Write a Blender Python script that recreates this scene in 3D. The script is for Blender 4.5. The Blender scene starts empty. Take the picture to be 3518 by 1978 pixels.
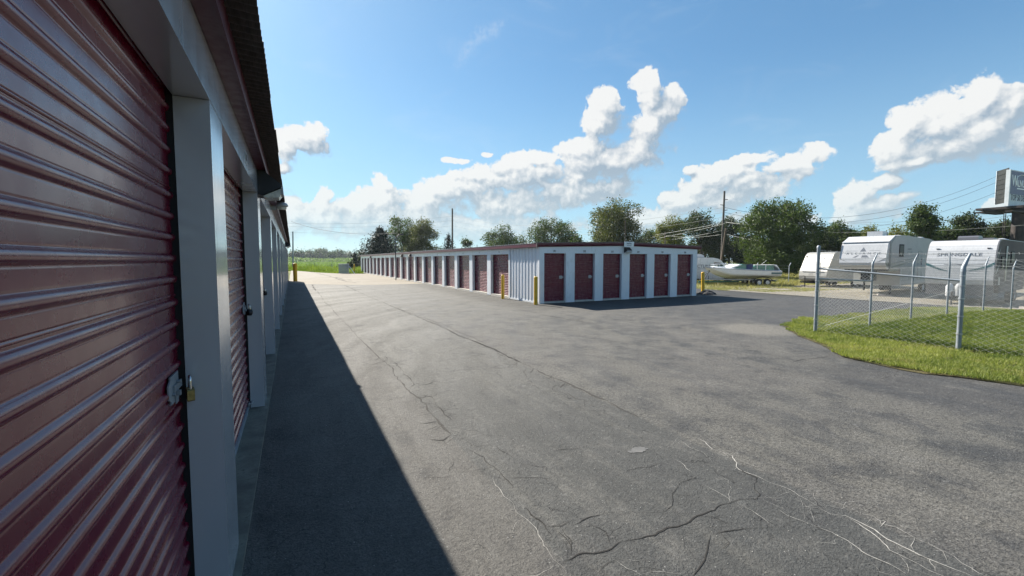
import bpy, math, random
import numpy as np
from mathutils import Vector, Matrix, Euler
random.seed(7); rng = np.random.default_rng(7)
R = math.radians
S = bpy.context.scene
col = S.collection

# ------------------------------------------------------------------ camera
FPX, CX, CY, H = 1505.0, 1759.0, 989.0, 1.8        # focal length and centre in photo pixels, eye height
PITCH = math.atan((CY - 894) / FPX)
YAW = math.atan((CX - 1005) * math.cos(PITCH) / FPX)
cp, sp = math.cos(PITCH), math.sin(PITCH)
FW = Vector((math.sin(YAW) * cp, math.cos(YAW) * cp, -sp))
RT = Vector((math.cos(YAW), -math.sin(YAW), 0))
UP = RT.cross(FW)
EYE = Vector((0, 0, H))
cam_d = bpy.data.cameras.new('camera'); cam = bpy.data.objects.new('camera', cam_d); col.objects.link(cam)
cam_d.sensor_width = 36; cam_d.lens = 36 * FPX / 3518; cam_d.clip_start = 0.05; cam_d.clip_end = 8000
cam.matrix_world = Matrix(((RT.x, UP.x, -FW.x, 0), (RT.y, UP.y, -FW.y, 0), (RT.z, UP.z, -FW.z, H), (0, 0, 0, 1)))
S.camera = cam
S.view_settings.view_transform = 'Standard'; S.view_settings.look = 'None'
S.view_settings.gamma = 1; S.view_settings.use_curve_mapping = False
S.view_settings.exposure = 1.33
S.cycles.max_bounces = 5; S.cycles.diffuse_bounces = 3; S.cycles.transparent_max_bounces = 6
S.cycles.use_denoising = True

def ray(u, v): return FW * FPX + RT * (u - CX) + UP * (CY - v)
def at(u, v, dist):                                  # point on the sight line at a horizontal distance
    d = ray(u, v); return EYE + d * (dist / math.hypot(d.x, d.y))
def onx(u, v, x):                                    # point where the sight line meets the plane x
    d = ray(u, v); return EYE + d * (x / d.x)
def zg(x):                                           # the lot falls away to the east
    t = min(1, max(0, (x - 19) / 14)); return -0.5 * t * t * (3 - 2 * t)
def gnd(u, v, z=0):
    d = ray(u, v); p = None; zz = 0
    for _ in range(8):
        p = EYE + d * ((zz + z - H) / d.z); zz = zg(p.x)
    return p
D = 3518 / 2576.0

# ------------------------------------------------------------------ sun and sky
SUN_AZ, SUN_EL = R(-14.5), R(39.4)                   # azimuth from +Y towards +X
sun_dir = Vector((math.sin(SUN_AZ) * math.cos(SUN_EL), math.cos(SUN_AZ) * math.cos(SUN_EL), math.sin(SUN_EL)))
sd = bpy.data.lights.new('sun', 'SUN'); sun = bpy.data.objects.new('sun', sd); col.objects.link(sun)
sd.energy = 5.0; sd.angle = R(0.55); sd.color = (1.0, 0.93, 0.82)
sun.rotation_euler = sun_dir.to_track_quat('Z', 'Y').to_euler()

W = bpy.data.worlds.new('World'); S.world = W; W.use_nodes = True
wt = W.node_tree; wt.nodes.clear()
class NT:
    def __init__(s, t): s.t = t
    def n(s, typ, **kw):
        o = s.t.nodes.new(typ)
        for k, v in kw.items():
            if k == 'ins':
                for i, val in v.items():
                    if hasattr(val, 'links') or isinstance(val, bpy.types.NodeSocket): s.t.links.new(val, o.inputs[i])
                    else: o.inputs[i].default_value = val
            else: setattr(o, k, v)
        return o
    def m(s, op, a, b=None, c=None, clamp=False):
        o = s.t.nodes.new('ShaderNodeMath'); o.operation = op; o.use_clamp = clamp
        for i, val in enumerate((a, b, c)):
            if val is None: continue
            if isinstance(val, bpy.types.NodeSocket): s.t.links.new(val, o.inputs[i])
            else: o.inputs[i].default_value = val
        return o.outputs[0]
    def v(s, op, a, b=None, c=None, out=0):
        o = s.t.nodes.new('ShaderNodeVectorMath'); o.operation = op
        for i, val in enumerate((a, b, c)):
            if val is None: continue
            if isinstance(val, bpy.types.NodeSocket): s.t.links.new(val, o.inputs[i])
            elif isinstance(val, (int, float)): o.inputs[i].default_value = (val,) * 3
            else: o.inputs[i].default_value = val
        return o.outputs[out]
    def noise(s, vec, scale, detail=4, rough=0.55, dist=0.0, col=False):
        o = s.n('ShaderNodeTexNoise', ins={'Scale': scale, 'Detail': detail, 'Roughness': rough, 'Distortion': dist})
        if vec is not None: s.t.links.new(vec, o.inputs['Vector'])
        return o.outputs['Color'] if col else o.outputs['Fac']
    def rng(s, val, a, b, c=0.0, d=1.0, smooth=True):
        o = s.n('ShaderNodeMapRange', ins={0: val, 1: a, 2: b, 3: c, 4: d})
        o.interpolation_type = 'SMOOTHSTEP' if smooth else 'LINEAR'
        return o.outputs[0]
    def mix(s, f, a, b, blend='MIX'):
        o = s.t.nodes.new('ShaderNodeMix'); o.data_type = 'RGBA'; o.blend_type = blend
        for i, val in ((0, f), (6, a), (7, b)):
            if isinstance(val, bpy.types.NodeSocket): s.t.links.new(val, o.inputs[i])
            elif i == 0: o.inputs[i].default_value = val
            else: o.inputs[i].default_value = (*val, 1) if len(val) == 3 else val
        return o.outputs[2]

# cumulus masses: x, y, half width, half height, in degrees of azimuth and elevation (from the photo)
CL = [(1520,262,46,42),(1500,315,50,52),(1478,362,52,40),(1442,376,40,32),(1470,420,64,42),
 (1632,216,38,36),(1636,262,36,42),(1692,240,30,34),(1672,292,46,48),(1622,325,50,46),(1600,375,76,48),(1540,405,90,46),
 (1450,446,68,38),(1505,472,92,42),(1400,492,60,36),(1350,400,52,24),(1290,412,56,28),(1330,452,84,42),(1232,440,58,36),
 (1172,462,62,36),(1118,482,58,38),(1078,505,60,38),(1250,512,150,48),(972,468,34,34),(958,505,62,36),(900,522,60,34),
 (858,545,56,30),(802,508,30,40),(788,552,66,40),(736,545,56,52),(1000,562,210,46),(1220,572,240,36),(762,350,54,40),
 (716,362,32,50),(700,422,30,16),(1150,402,36,9),(1230,385,18,8),(1890,400,60,22),(1852,422,60,30),(1800,442,70,36),
 (1752,482,62,34),(1720,512,64,34),(2044,388,46,28),(1982,420,70,28),(1900,472,84,38),(1830,505,66,34),(1690,502,40,24),
 (2128,505,44,42),(2170,482,50,46),(2232,450,42,24),(2205,520,104,38),(2150,545,60,28),
 (2290,322,58,52),(2240,372,64,36),(2382,306,84,62),(2462,250,72,62),(2470,335,112,66),(2380,380,124,40),(2546,262,60,60),
 (2565,345,72,66),(2300,408,92,18),(2482,515,34,18),(1745,430,14,16),(1640,560,160,30),(1900,560,160,26),(2600,480,90,50)]
blobs = []
for x, y, rx, ry in CL:
    d = ray(x * D, y * D); az = math.atan2(d.x, d.y); el = math.atan2(d.z, math.hypot(d.x, d.y))
    d1 = ray((x + rx) * D, y * D); d2 = ray(x * D, (y - ry) * D)
    blobs.append((az, el, max(.012, abs(math.atan2(d1.x, d1.y) - az)), max(.008, abs(math.atan2(d2.z, math.hypot(d2.x, d2.y)) - el))))
rr = random.Random(5)
for k in range(8):                                  # the same kind of sky goes on outside the frame
    a = R(100 + k * 31); e = R(rr.uniform(4, 16)); blobs.append((a if a < math.pi else a - 2 * math.pi, e, R(rr.uniform(5, 11)), R(rr.uniform(2.5, 6))))
g = bpy.data.node_groups.new('cloud_field', 'ShaderNodeTree')
g.interface.new_socket('AE', in_out='INPUT', socket_type='NodeSocketVector')
g.interface.new_socket('H', in_out='OUTPUT', socket_type='NodeSocketFloat')
G = NT(g); gi = G.n('NodeGroupInput'); go = G.n('NodeGroupOutput')
ae = gi.outputs[0]
def noise2(N_, vec, scale, detail, rough, col=False):
    o = N_.n('ShaderNodeTexNoise', noise_dimensions='2D', ins={'Scale': scale, 'Detail': detail, 'Roughness': rough}); N_.t.links.new(vec, o.inputs['Vector'])
    return o.outputs['Color'] if col else o.outputs['Fac']
w1 = G.v('SUBTRACT', noise2(G, ae, 9, 3, .6, True), .5)
ae1 = G.v('MULTIPLY_ADD', w1, (.050, .036, 0), ae)
w2 = G.v('SUBTRACT', noise2(G, ae, 40, 4, .62, True), .5)
ae2 = G.v('MULTIPLY_ADD', w2, (.022, .020, 0), ae1)
cur = None
for a, e, ra, re in blobs:
    L = G.v('LENGTH', G.v('MULTIPLY_ADD', ae1, (1 / ra, 1 / re, 0), (-a / ra, -e / re, 0)), out=1)
    cur = L if cur is None else G.m('SMOOTH_MIN', cur, L, 0.30)
def puff(scale, vec):
    o = G.n('ShaderNodeTexVoronoi', feature='F1', voronoi_dimensions='2D', ins={'Scale': scale, 'Randomness': 1.0}); g.links.new(vec, o.inputs['Vector']); return o.outputs['Distance']
h = G.m('SUBTRACT', 1.50, cur)
h = G.m('ADD', h, G.m('MULTIPLY', G.m('SUBTRACT', noise2(G, ae, 14, 3, .5), .5), .55))
h = G.m('SUBTRACT', h, G.m('MULTIPLY', puff(22.0, ae2), .50))
h = G.m('SUBTRACT', h, G.m('MULTIPLY', puff(58.0, ae2), .30))
h = G.m('SUBTRACT', h, G.m('MULTIPLY', puff(130.0, ae2), .14))
h = G.m('ADD', h, G.m('MULTIPLY', G.m('SUBTRACT', noise2(G, ae, 90, 5, .7), .5), .34))
g.links.new(h, go.inputs[0])
N = NT(wt)
tc = N.n('ShaderNodeTexCoord').outputs['Generated']
sx = N.n('ShaderNodeSeparateXYZ', ins={0: tc})
az = N.m('ARCTAN2', sx.outputs[0], sx.outputs[1]); el = N.m('ARCSINE', sx.outputs[2])
aev = N.n('ShaderNodeCombineXYZ', ins={0: az, 1: el}).outputs[0]
def field(vec):
    o = N.n('ShaderNodeGroup'); o.node_tree = g; wt.links.new(vec, o.inputs[0]); return o.outputs[0]
h0 = field(aev); h1 = field(N.v('ADD', aev, (-.006, .009, 0)))
sky = N.n('ShaderNodeTexSky', sky_type='NISHITA', sun_disc=False, sun_elevation=SUN_EL, sun_rotation=SUN_AZ, altitude=100, air_density=1.0, dust_density=.5, ozone_density=1.5)
SK = 0.050                                           # sky strength; the cloud and haze colours below are scaled with it
skyc = N.v('SCALE', sky.outputs[0], None); skyc.node.inputs['Scale'].default_value = SK
skyc = N.v('MULTIPLY', skyc, (.78, 1.02, 1.06))
lowf = N.rng(el, R(0), R(24), 1, 0)
skyc = N.mix(N.m('MULTIPLY', lowf, .60), skyc, (.225, .315, .345))
skyc = N.mix(.22, skyc, (.085, .215, .40))
h2 = field(N.v('ADD', aev, (-.030, .042, 0)))
slope = N.m('SUBTRACT', h0, h1); slopeL = N.m('SUBTRACT', h0, h2)
lee = N.rng(slopeL, -.5, .1)
fr = N.m('MULTIPLY', N.m('SUBTRACT', noise2(N, aev, 55, 6, .72), .5), .5)
mask = N.m('ADD', N.m('MULTIPLY', N.rng(N.m('ADD', h0, N.m('MULTIPLY', fr, .4)), -.02, .22), lee), N.m('MULTIPLY', N.rng(N.m('ADD', h0, fr), -.15, .55), N.m('SUBTRACT', 1, lee)))
soft = noise2(N, aev, 5, 4, .55)
lit = N.m('MULTIPLY_ADD', slope, 1.0, .33)
lit = N.m('ADD', lit, N.m('MULTIPLY', slopeL, .70))
lit = N.m('SUBTRACT', lit, N.m('MULTIPLY', N.rng(h0, .1, 1.0), .12))
lit = N.m('ADD', lit, N.m('MULTIPLY', N.m('SUBTRACT', soft, .5), .9), clamp=True)
cc = N.mix(lit, (.150, .188, .226), (.372, .372, .366))
cc = N.mix(N.m('MULTIPLY', N.rng(el, R(0), R(14), 1, 0), .50), cc, (.275, .325, .335))
mask = N.m('MULTIPLY', mask, N.rng(el, R(-1), R(7), .25, .95))
cir = N.noise(N.v('MULTIPLY', aev, (3.0, 7.0, 1)), 1.6, 6, .6, 1.2)
skyc = N.mix(N.m('MULTIPLY', N.rng(cir, .5, .8), .10), skyc, (.33, .36, .38))
# one thin feathered streak high on the left
pa, pb = [(math.atan2(d.x, d.y), math.atan2(d.z, math.hypot(d.x, d.y))) for d in (ray(1130 * D, 165 * D), ray(1255 * D, 35 * D))]
dl = math.hypot(pb[0] - pa[0], pb[1] - pa[1]); ex, ey = (pb[0] - pa[0]) / dl, (pb[1] - pa[1]) / dl
qv = N.v('SUBTRACT', N.v('MULTIPLY_ADD', N.v('SUBTRACT', noise2(N, aev, 16, 5, .6, True), .5), (.05, .05, 0), aev), (*pa, 0))
al_ = N.v('DOT_PRODUCT', qv, (ex / dl, ey / dl, 0), out=1); ac_ = N.m('ADD', N.v('DOT_PRODUCT', qv, (-ey, ex, 0), out=1), N.m('MULTIPLY', N.m('MULTIPLY', N.m('SUBTRACT', al_, .5), N.m('SUBTRACT', al_, .5)), .05))
wsp = N.m('MULTIPLY', N.rng(N.m('ABSOLUTE', ac_), 0, .022, 1, 0), N.m('MULTIPLY', N.rng(al_, -.1, .3), N.rng(al_, .8, 1.2, 1, 0)))
skyc = N.mix(N.m('MULTIPLY', wsp, N.m('MULTIPLY', N.rng(noise2(N, aev, 30, 5, .7), .35, .7), .30)), skyc, (.34, .36, .375))
fin = N.mix(mask, skyc, cc)
bg = N.n('ShaderNodeBackground', ins={0: fin, 1: 1.0})
wo = N.n('ShaderNodeOutputWorld'); wt.links.new(bg.outputs[0], wo.inputs[0])
W.cycles.sampling_method = 'MANUAL'; W.cycles.sample_map_resolution = 512

# ------------------------------------------------------------------ materials
def mat(name, color, rough=.6, metal=0.0, spec=.5, fn=None, bump=None):
    m = bpy.data.materials.new(name); m.use_nodes = True; t = m.node_tree; b = t.nodes['Principled BSDF']
    b.inputs['Base Color'].default_value = (*color, 1); b.inputs['Roughness'].default_value = rough
    b.inputs['Metallic'].default_value = metal; b.inputs['Specular IOR Level'].default_value = spec
    if fn: fn(NT(t), t, b)
    return m
def wear(color, var=.12, scale=3.0, stretch=(1, 1, 1), dirt=(.2, .17, .13), dirt_amt=.15, rvar=.12, bumpv=0.0, bscale=60):
    def fn(N, t, b):
        c = N.n('ShaderNodeTexCoord').outputs['Object']; c = N.v('MULTIPLY', c, stretch)
        n1 = N.noise(c, scale, 5, .6); n2 = N.noise(c, scale * 7, 4, .6)
        k = N.rng(n1, .3, .7, 1 - var, 1 + var); base = N.v('SCALE', N.n('ShaderNodeRGB').outputs[0], None)
        base.node.inputs[0].links[0].from_node.outputs[0].default_value = (*color, 1)
        t.links.new(k, base.node.inputs['Scale'])
        d = N.m('MULTIPLY', N.rng(n2, .5, .75), N.m('MULTIPLY', N.rng(n1, .4, .7), dirt_amt * 2))
        t.links.new(N.mix(d, base, dirt), b.inputs['Base Color'])
        r0 = b.inputs['Roughness'].default_value
        t.links.new(N.rng(n2, .3, .7, r0 - rvar / 2, r0 + rvar), b.inputs['Roughness'])
        if bumpv:
            bp = N.n('ShaderNodeBump', ins={'Strength': bumpv, 'Distance': .004, 'Height': N.noise(N.n('ShaderNodeTexCoord').outputs['Object'], bscale, 2, .5)})
            t.links.new(bp.outputs[0], b.inputs['Normal'])
    return fn
M = {}
def dm(key, name, color, rough=.6, metal=0., spec=.5, **kw):
    M[key] = mat(name, color, rough, metal, spec, fn=wear(color, **kw) if kw else None)
dm('maroon', 'maroon_enamel', (.132, .0040, .022), .25, spec=.45, var=.10, scale=.9, stretch=(1, 1, 1.0), dirt=(.13, .08, .08), dirt_amt=.03, rvar=.08)
dm('maroon_trim', 'maroon_trim', (.085, .007, .020), .35, var=.1, scale=2, dirt_amt=.15)
dm('white', 'white_metal_siding', (.66, .69, .73), .32, spec=.55, var=.05, scale=1.2, stretch=(1, 1, .25), dirt=(.30, .28, .24), dirt_amt=.26, bumpv=.04, bscale=40)
dm('grey_white', 'light_grey_enamel', (.42, .445, .48), .18, spec=1.0, var=.05, scale=1.2, stretch=(1, 1, .25), dirt=(.22, .20, .17), dirt_amt=.07, rvar=.05, bumpv=.03, bscale=6)
dm('black', 'black_gap', (.006, .006, .007), .8)
dm('dark_metal', 'dark_bronze_metal', (.02, .02, .024), .45, metal=.3, var=.2, scale=5)
dm('galv', 'galvanised_steel', (.46, .48, .50), .42, metal=.75, var=.15, scale=8, dirt_amt=.2)
dm('galv_dull', 'dull_galvanised_pipe', (.24, .27, .30), .5, metal=.3, var=.15, scale=6, dirt_amt=.2)
dm('wire', 'galvanised_wire', (.36, .37, .37), .5, metal=.15)
dm('roofdark', 'stained_roof_sheet', (.055, .047, .042), .7, var=.35, scale=6, stretch=(1, 4, 1), dirt=(.02, .018, .015), dirt_amt=.5)
dm('rooflight', 'roof_sheet_top', (.34, .34, .33), .45, metal=.3, var=.15, scale=2, dirt_amt=.3)
dm('slab', 'stained_concrete', (.14, .135, .11), .9, var=.3, scale=5, dirt=(.05, .055, .035), dirt_amt=.6, bumpv=.4, bscale=90)
dm('concrete_base', 'pale_concrete', (.42, .40, .36), .85, var=.2, scale=6, dirt_amt=.4)
dm('yellow', 'yellow_paint', (.62, .36, .015), .42, var=.1, scale=5, dirt=(.2, .13, .03), dirt_amt=.3, bumpv=.1, bscale=60)
dm('brass', 'tarnished_brass', (.30, .23, .09), .42, metal=.8, var=.2, scale=40)
dm('chrome', 'polished_steel', (.7, .7, .7), .18, metal=1)
dm('glass', 'dark_glass', (.012, .014, .016), .06, spec=.8)
dm('tint', 'tinted_window', (.010, .009, .010), .35, spec=.15)
dm('lens', 'lamp_lens', (.55, .53, .45), .2, spec=.7, var=.25, scale=20)
dm('grey_plastic', 'grey_plastic', (.33, .34, .35), .5, var=.1, scale=9)
dm('rv_white', 'white_fibreglass', (.48, .485, .50), .25, spec=.6, var=.05, scale=1.5, stretch=(1, 1, .4), dirt=(.35, .33, .28), dirt_amt=.12)
dm('rv_shaded', 'shaded_white_fibreglass', (.27, .265, .25), .4, var=.06, scale=1.5, dirt=(.16, .15, .12), dirt_amt=.2)  # white trailer's greyish shading put into a darker base colour
dm('rv_silver', 'champagne_fibreglass', (.44, .44, .42), .5, spec=.3, var=.06, scale=2, dirt_amt=.12)
dm('rv_lower', 'silver_skirt', (.45, .45, .45), .35, var=.08, scale=3, dirt_amt=.3)
dm('rv_grey', 'charcoal_graphic', (.11, .11, .12), .3, spec=.6)
dm('rv_mid', 'mid_grey_graphic', (.15, .16, .18), .3, spec=.6)
dm('rv_tan', 'taupe_siding', (.150, .130, .120), .75, spec=.15, var=.08, scale=2, dirt_amt=.2)
dm('letter_dark', 'dark_lettering', (.09, .10, .12), .4)
dm('letter_num', 'black_numerals', (.03, .03, .035), .5)
dm('letter_grey', 'grey_lettering', (.11, .12, .14), .4)
dm('letter_white', 'white_lettering', (.82, .83, .84), .4)
dm('teal', 'teal_graphic', (.03, .10, .11), .35)
dm('tire', 'black_rubber', (.018, .018, .018), .85, var=.2, scale=8)
dm('wheel', 'painted_wheel', (.6, .61, .62), .35, metal=.3)
dm('boat_hull', 'white_gelcoat', (.72, .73, .73), .22, spec=.6, var=.05, scale=2, dirt_amt=.12)
dm('boat_low', 'cream_gelcoat', (.58, .56, .49), .25, spec=.6, var=.1, scale=2, dirt_amt=.3)
dm('boat_glass', 'green_tinted_canvas', (.03, .17, .13), .3, spec=.6, var=.25, scale=4)
dm('boat_trim', 'grey_rub_rail', (.25, .25, .25), .5)
dm('cloth_blue', 'blue_grey_cloth', (.05, .06, .14), .9, var=.3, scale=6)
dm('green_frame', 'green_trailer_paint', (.02, .11, .07), .5, var=.2, scale=5)
dm('wood_pole', 'weathered_pole', (.13, .095, .07), .85, var=.3, scale=4, stretch=(6, 6, .5))
dm('steel_pole', 'weathering_steel_pole', (.10, .085, .075), .7, var=.2, scale=2)
dm('cable', 'aluminium_cable', (.20, .21, .20), .55, metal=.3)
dm('cable_dark', 'dark_cable', (.07, .08, .085), .6)
dm('bark', 'bark', (.07, .055, .042), .9, var=.3, scale=5, stretch=(1, 1, .3))
dm('bill_blue', 'slate_blue_print', (.12, .125, .22), .45, var=.04, scale=1)
dm('bill_frame', 'billboard_frame', (.62, .65, .68), .45, var=.1, scale=2)
dm('bill_steel', 'brown_billboard_steel', (.028, .021, .020), .7, var=.3, scale=2)
dm('bill_back', 'dark_billboard_back', (.007, .009, .009), .6, var=.4, scale=1.5)
dm('mound', 'fresh_asphalt_mound', (.03, .03, .032), .95, var=.3, scale=9, bumpv=.6, bscale=50)
dm('pvc', 'white_sign_face', (.75, .76, .76), .4, var=.06, scale=8, dirt_amt=.2)
dm('crack_dark', 'open_crack', (.014, .013, .012), .98)
dm('crack_pale', 'mineral_filled_crack', (.31, .30, .28), .9, var=.3, scale=30)
dm('crack_mid', 'worn_joint', (.032, .030, .027), .95, var=.2, scale=10)
dm('pebble', 'pale_pebble', (.32, .31, .29), .8, var=.3, scale=30)
dm('block', 'concrete_block', (.38, .34, .31), .9, var=.2, scale=10)

for k_, w_ in (('grey_white', .6), ('maroon', .25), ('white', .15)):
    b_ = M[k_].node_tree.nodes['Principled BSDF']; b_.inputs['Coat Weight'].default_value = w_; b_.inputs['Coat Roughness'].default_value = .12
def asphalt_fn(N, t, b):
    c = N.n('ShaderNodeTexCoord').outputs['Object']
    s = N.n('ShaderNodeSeparateXYZ', ins={0: c}); x, y = s.outputs[0], s.outputs[1]
    n_big = N.noise(c, .35, 5, .62); wz = N.m('MULTIPLY', N.m('SUBTRACT', n_big, .5), 2.4)
    n_mid = N.noise(c, 1.7, 6, .68); n_fine = N.noise(c, 7.0, 5, .72)
    jag = N.m('MULTIPLY', N.m('SUBTRACT', N.noise(c, 2.2, 6, .7), .5), .30)
    matC = N.rng(N.m('ADD', x, jag), 3.47, 3.56); matB = N.rng(N.m('ADD', x, N.m('MULTIPLY', jag, .3)), 1.37, 1.42)
    near = N.rng(N.m('ADD', y, wz), 1.5, 9.0, 1, 0)
    far = N.rng(N.m('ADD', y, N.m('MULTIPLY', wz, 2)), 7, 24)
    # warm smooth strip, darker middle strip, coarse streaked strip
    colA = N.mix(n_mid, (.098, .088, .078), (.118, .110, .098))
    colB = N.mix(near, (.118, .110, .097), (.068, .067, .063))
    # streaks from wheels, finer than a car is wide
    dx = N.m('SUBTRACT', x, 20.0); dy = N.m('SUBTRACT', y, 2.0)
    rad = N.m('SQRT', N.m('ADD', N.m('MULTIPLY', dx, dx), N.m('MULTIPLY', dy, dy))); ang = N.m('ARCTAN2', dy, dx)
    sw = N.n('ShaderNodeCombineXYZ', ins={0: N.m('ADD', rad, N.m('MULTIPLY', wz, .8)), 1: N.m('MULTIPLY', ang, 5.0), 2: 0}).outputs[0]
    st = N.noise(N.v('MULTIPLY', sw, (1.6, .5, 1)), 1.0, 10, .72)
    st2 = N.noise(N.v('MULTIPLY', N.v('ADD', c, N.n('ShaderNodeCombineXYZ', ins={0: N.m('MULTIPLY', wz, .12)}).outputs[0]), (3.4, .26, 1)), 1.0, 9, .70)
    colC = N.mix(N.rng(N.m('MULTIPLY_ADD', n_mid, .45, N.m('MULTIPLY', st, .6)), .42, .60), (.058, .056, .054), (.128, .118, .102))
    colC = N.mix(N.m('MULTIPLY', N.rng(n_big, .40, .62), .35), colC, (.145, .130, .115))
    base = N.mix(matB, colA, colB); base = N.mix(matC, base, colC)
    base = N.mix(N.m('MULTIPLY', far, .60), base, (.148, .138, .118))
    base = N.mix(N.m('MULTIPLY', N.rng(st2, .50, .66), N.m('MULTIPLY', N.rng(x, 2, 7, 1, .15), .38)), base, (.165, .152, .130))
    base = N.mix(N.m('MULTIPLY', N.rng(st2, .46, .32), .34), base, (.060, .058, .055))
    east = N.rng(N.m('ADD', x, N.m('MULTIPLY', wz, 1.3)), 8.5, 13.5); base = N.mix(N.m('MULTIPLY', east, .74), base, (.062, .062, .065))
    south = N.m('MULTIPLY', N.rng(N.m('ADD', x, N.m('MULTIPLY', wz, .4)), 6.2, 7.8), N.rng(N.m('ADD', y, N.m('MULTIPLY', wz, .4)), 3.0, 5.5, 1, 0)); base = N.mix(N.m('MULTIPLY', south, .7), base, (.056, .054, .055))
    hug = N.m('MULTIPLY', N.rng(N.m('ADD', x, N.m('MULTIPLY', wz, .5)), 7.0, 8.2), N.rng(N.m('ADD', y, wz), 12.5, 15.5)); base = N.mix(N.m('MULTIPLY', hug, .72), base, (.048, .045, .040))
    tx = N.m('SUBTRACT', x, 10.9); ty = N.m('SUBTRACT', y, 7.3); dd = N.m('SQRT', N.m('ADD', N.m('MULTIPLY', tx, tx), N.m('MULTIPLY', N.m('MULTIPLY', ty, ty), 1.3)))
    base = N.mix(N.m('MULTIPLY', N.rng(N.m('ADD', dd, N.m('MULTIPLY', jag, 1.5)), .7, 1.5, 1, 0), .8), base, (.205, .185, .155))
    # mottling: bare pale patches, oily dark ones
    base = N.mix(N.m('MULTIPLY', N.rng(n_mid, .53, .70), .50), base, (.155, .143, .126)); base = N.mix(N.m('MULTIPLY', N.rng(n_mid, .46, .32), .58), base, (.045, .044, .044))
    base = N.mix(N.m('MULTIPLY', N.rng(n_fine, .56, .68), .45), base, (.175, .165, .150)); base = N.mix(N.m('MULTIPLY', N.rng(n_fine, .44, .33), .5), base, (.045, .044, .043))
    agg = N.noise(c, 70, 2, .7); agg2 = N.noise(c, 26, 4, .85)
    amp = N.m('MULTIPLY_ADD', matC, .8, 1.1)
    k = N.m('ADD', 1.0, N.m('MULTIPLY', amp, N.m('ADD', N.m('MULTIPLY', N.m('SUBTRACT', agg, .5), 1.5), N.m('MULTIPLY', N.m('SUBTRACT', agg2, .5), 1.7))))
    vs = N.n('ShaderNodeTexVoronoi', ins={'Scale': 34.0}); t.links.new(c, vs.inputs['Vector'])
    stone = N.m('MULTIPLY', N.rng(vs.outputs['Distance'], .10, .16, 1, 0), N.rng(N.n('ShaderNodeSeparateColor', ins={0: vs.outputs['Color']}).outputs[0], .86, .90))
    base = N.v('SCALE', base, None); t.links.new(N.m('MAXIMUM', N.m('MULTIPLY', k, .92), .25), base.node.inputs['Scale'])
    base = N.mix(N.m('MULTIPLY', stone, .8), base, (.34, .33, .31))
    # hairline cracking, denser beside the two seams
    d1 = N.m('ABSOLUTE', N.m('SUBTRACT', x, 3.15)); d2 = N.m('ABSOLUTE', N.m('SUBTRACT', x, 1.65))
    band = N.m('MAXIMUM', N.rng(d1, .15, .75, 1, 0), N.rng(d2, .1, .6, .8, 0)); band = N.m('MULTIPLY', band, N.rng(y, 5, 12, 1, .25))
    wv = N.v('MULTIPLY_ADD', N.noise(c, 5, 5, .65, col=True), (.30, .30, 0), c)
    va = N.n('ShaderNodeTexVoronoi', feature='DISTANCE_TO_EDGE', voronoi_dimensions='2D', ins={'Scale': 2.6}); t.links.new(N.v('MULTIPLY', wv, (1.6, .8, 1)), va.inputs['Vector'])
    vb = N.n('ShaderNodeTexVoronoi', feature='DISTANCE_TO_EDGE', voronoi_dimensions='2D', ins={'Scale': .9}); t.links.new(wv, vb.inputs['Vector'])
    brk = N.rng(N.noise(c, 3.0, 4, .6), .46, .56)
    hair = N.m('MULTIPLY', N.m('MULTIPLY', N.rng(va.outputs['Distance'], .004, .014, 1, 0), band), brk)
    hair2 = N.m('MULTIPLY', N.m('MULTIPLY', N.rng(vb.outputs['Distance'], .0015, .006, 1, 0), brk), N.rng(N.noise(c, .5, 3, .5), .42, .55))
    base = N.mix(N.m('MULTIPLY', N.m('MAXIMUM', hair, hair2), .75), base, (.022, .021, .020))
    pale = N.m('MULTIPLY', N.m('MULTIPLY', N.rng(va.outputs['Distance'], .0, .030, 1, 0), band), N.rng(N.noise(c, 2.1, 4, .6), .52, .64)); base = N.mix(N.m('MULTIPLY', pale, .40), base, (.20, .19, .175))
    base = N.v('MULTIPLY', base, (.735, .765, .80))
    t.links.new(base, b.inputs['Base Color'])
    t.links.new(N.rng(st, .3, .7, .68, .88), b.inputs['Roughness']); b.inputs['Specular IOR Level'].default_value = .35
    hh = N.m('ADD', N.m('ADD', N.m('MULTIPLY', agg, .8), N.m('MULTIPLY', agg2, 1.6)), N.m('MULTIPLY', hair, -1.5))
    bp = N.n('ShaderNodeBump', ins={'Strength': .8, 'Distance': .012, 'Height': hh}); t.links.new(bp.outputs[0], b.inputs['Normal'])
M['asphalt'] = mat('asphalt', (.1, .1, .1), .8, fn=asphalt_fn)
def concrete_fn(N, t, b):
    c = N.n('ShaderNodeTexCoord').outputs['Object']
    n1 = N.noise(c, .25, 5, .6); n2 = N.noise(N.v('MULTIPLY', c, (1.5, .25, 1)), 1.0, 6, .65); n3 = N.noise(c, 30, 3, .7)
    base = N.mix(N.rng(n1, .3, .7), (.165, .140, .105), (.205, .182, .145))
    base = N.mix(N.m('MULTIPLY', N.rng(n2, .5, .7), .35), base, (.12, .105, .088))
    base = N.v('SCALE', base, None); t.links.new(N.rng(n3, .3, .7, .85, 1.15), base.node.inputs['Scale'])
    t.links.new(base, b.inputs['Base Color'])
M['concrete'] = mat('concrete_apron', (.4, .36, .3), .9, fn=concrete_fn)
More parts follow.
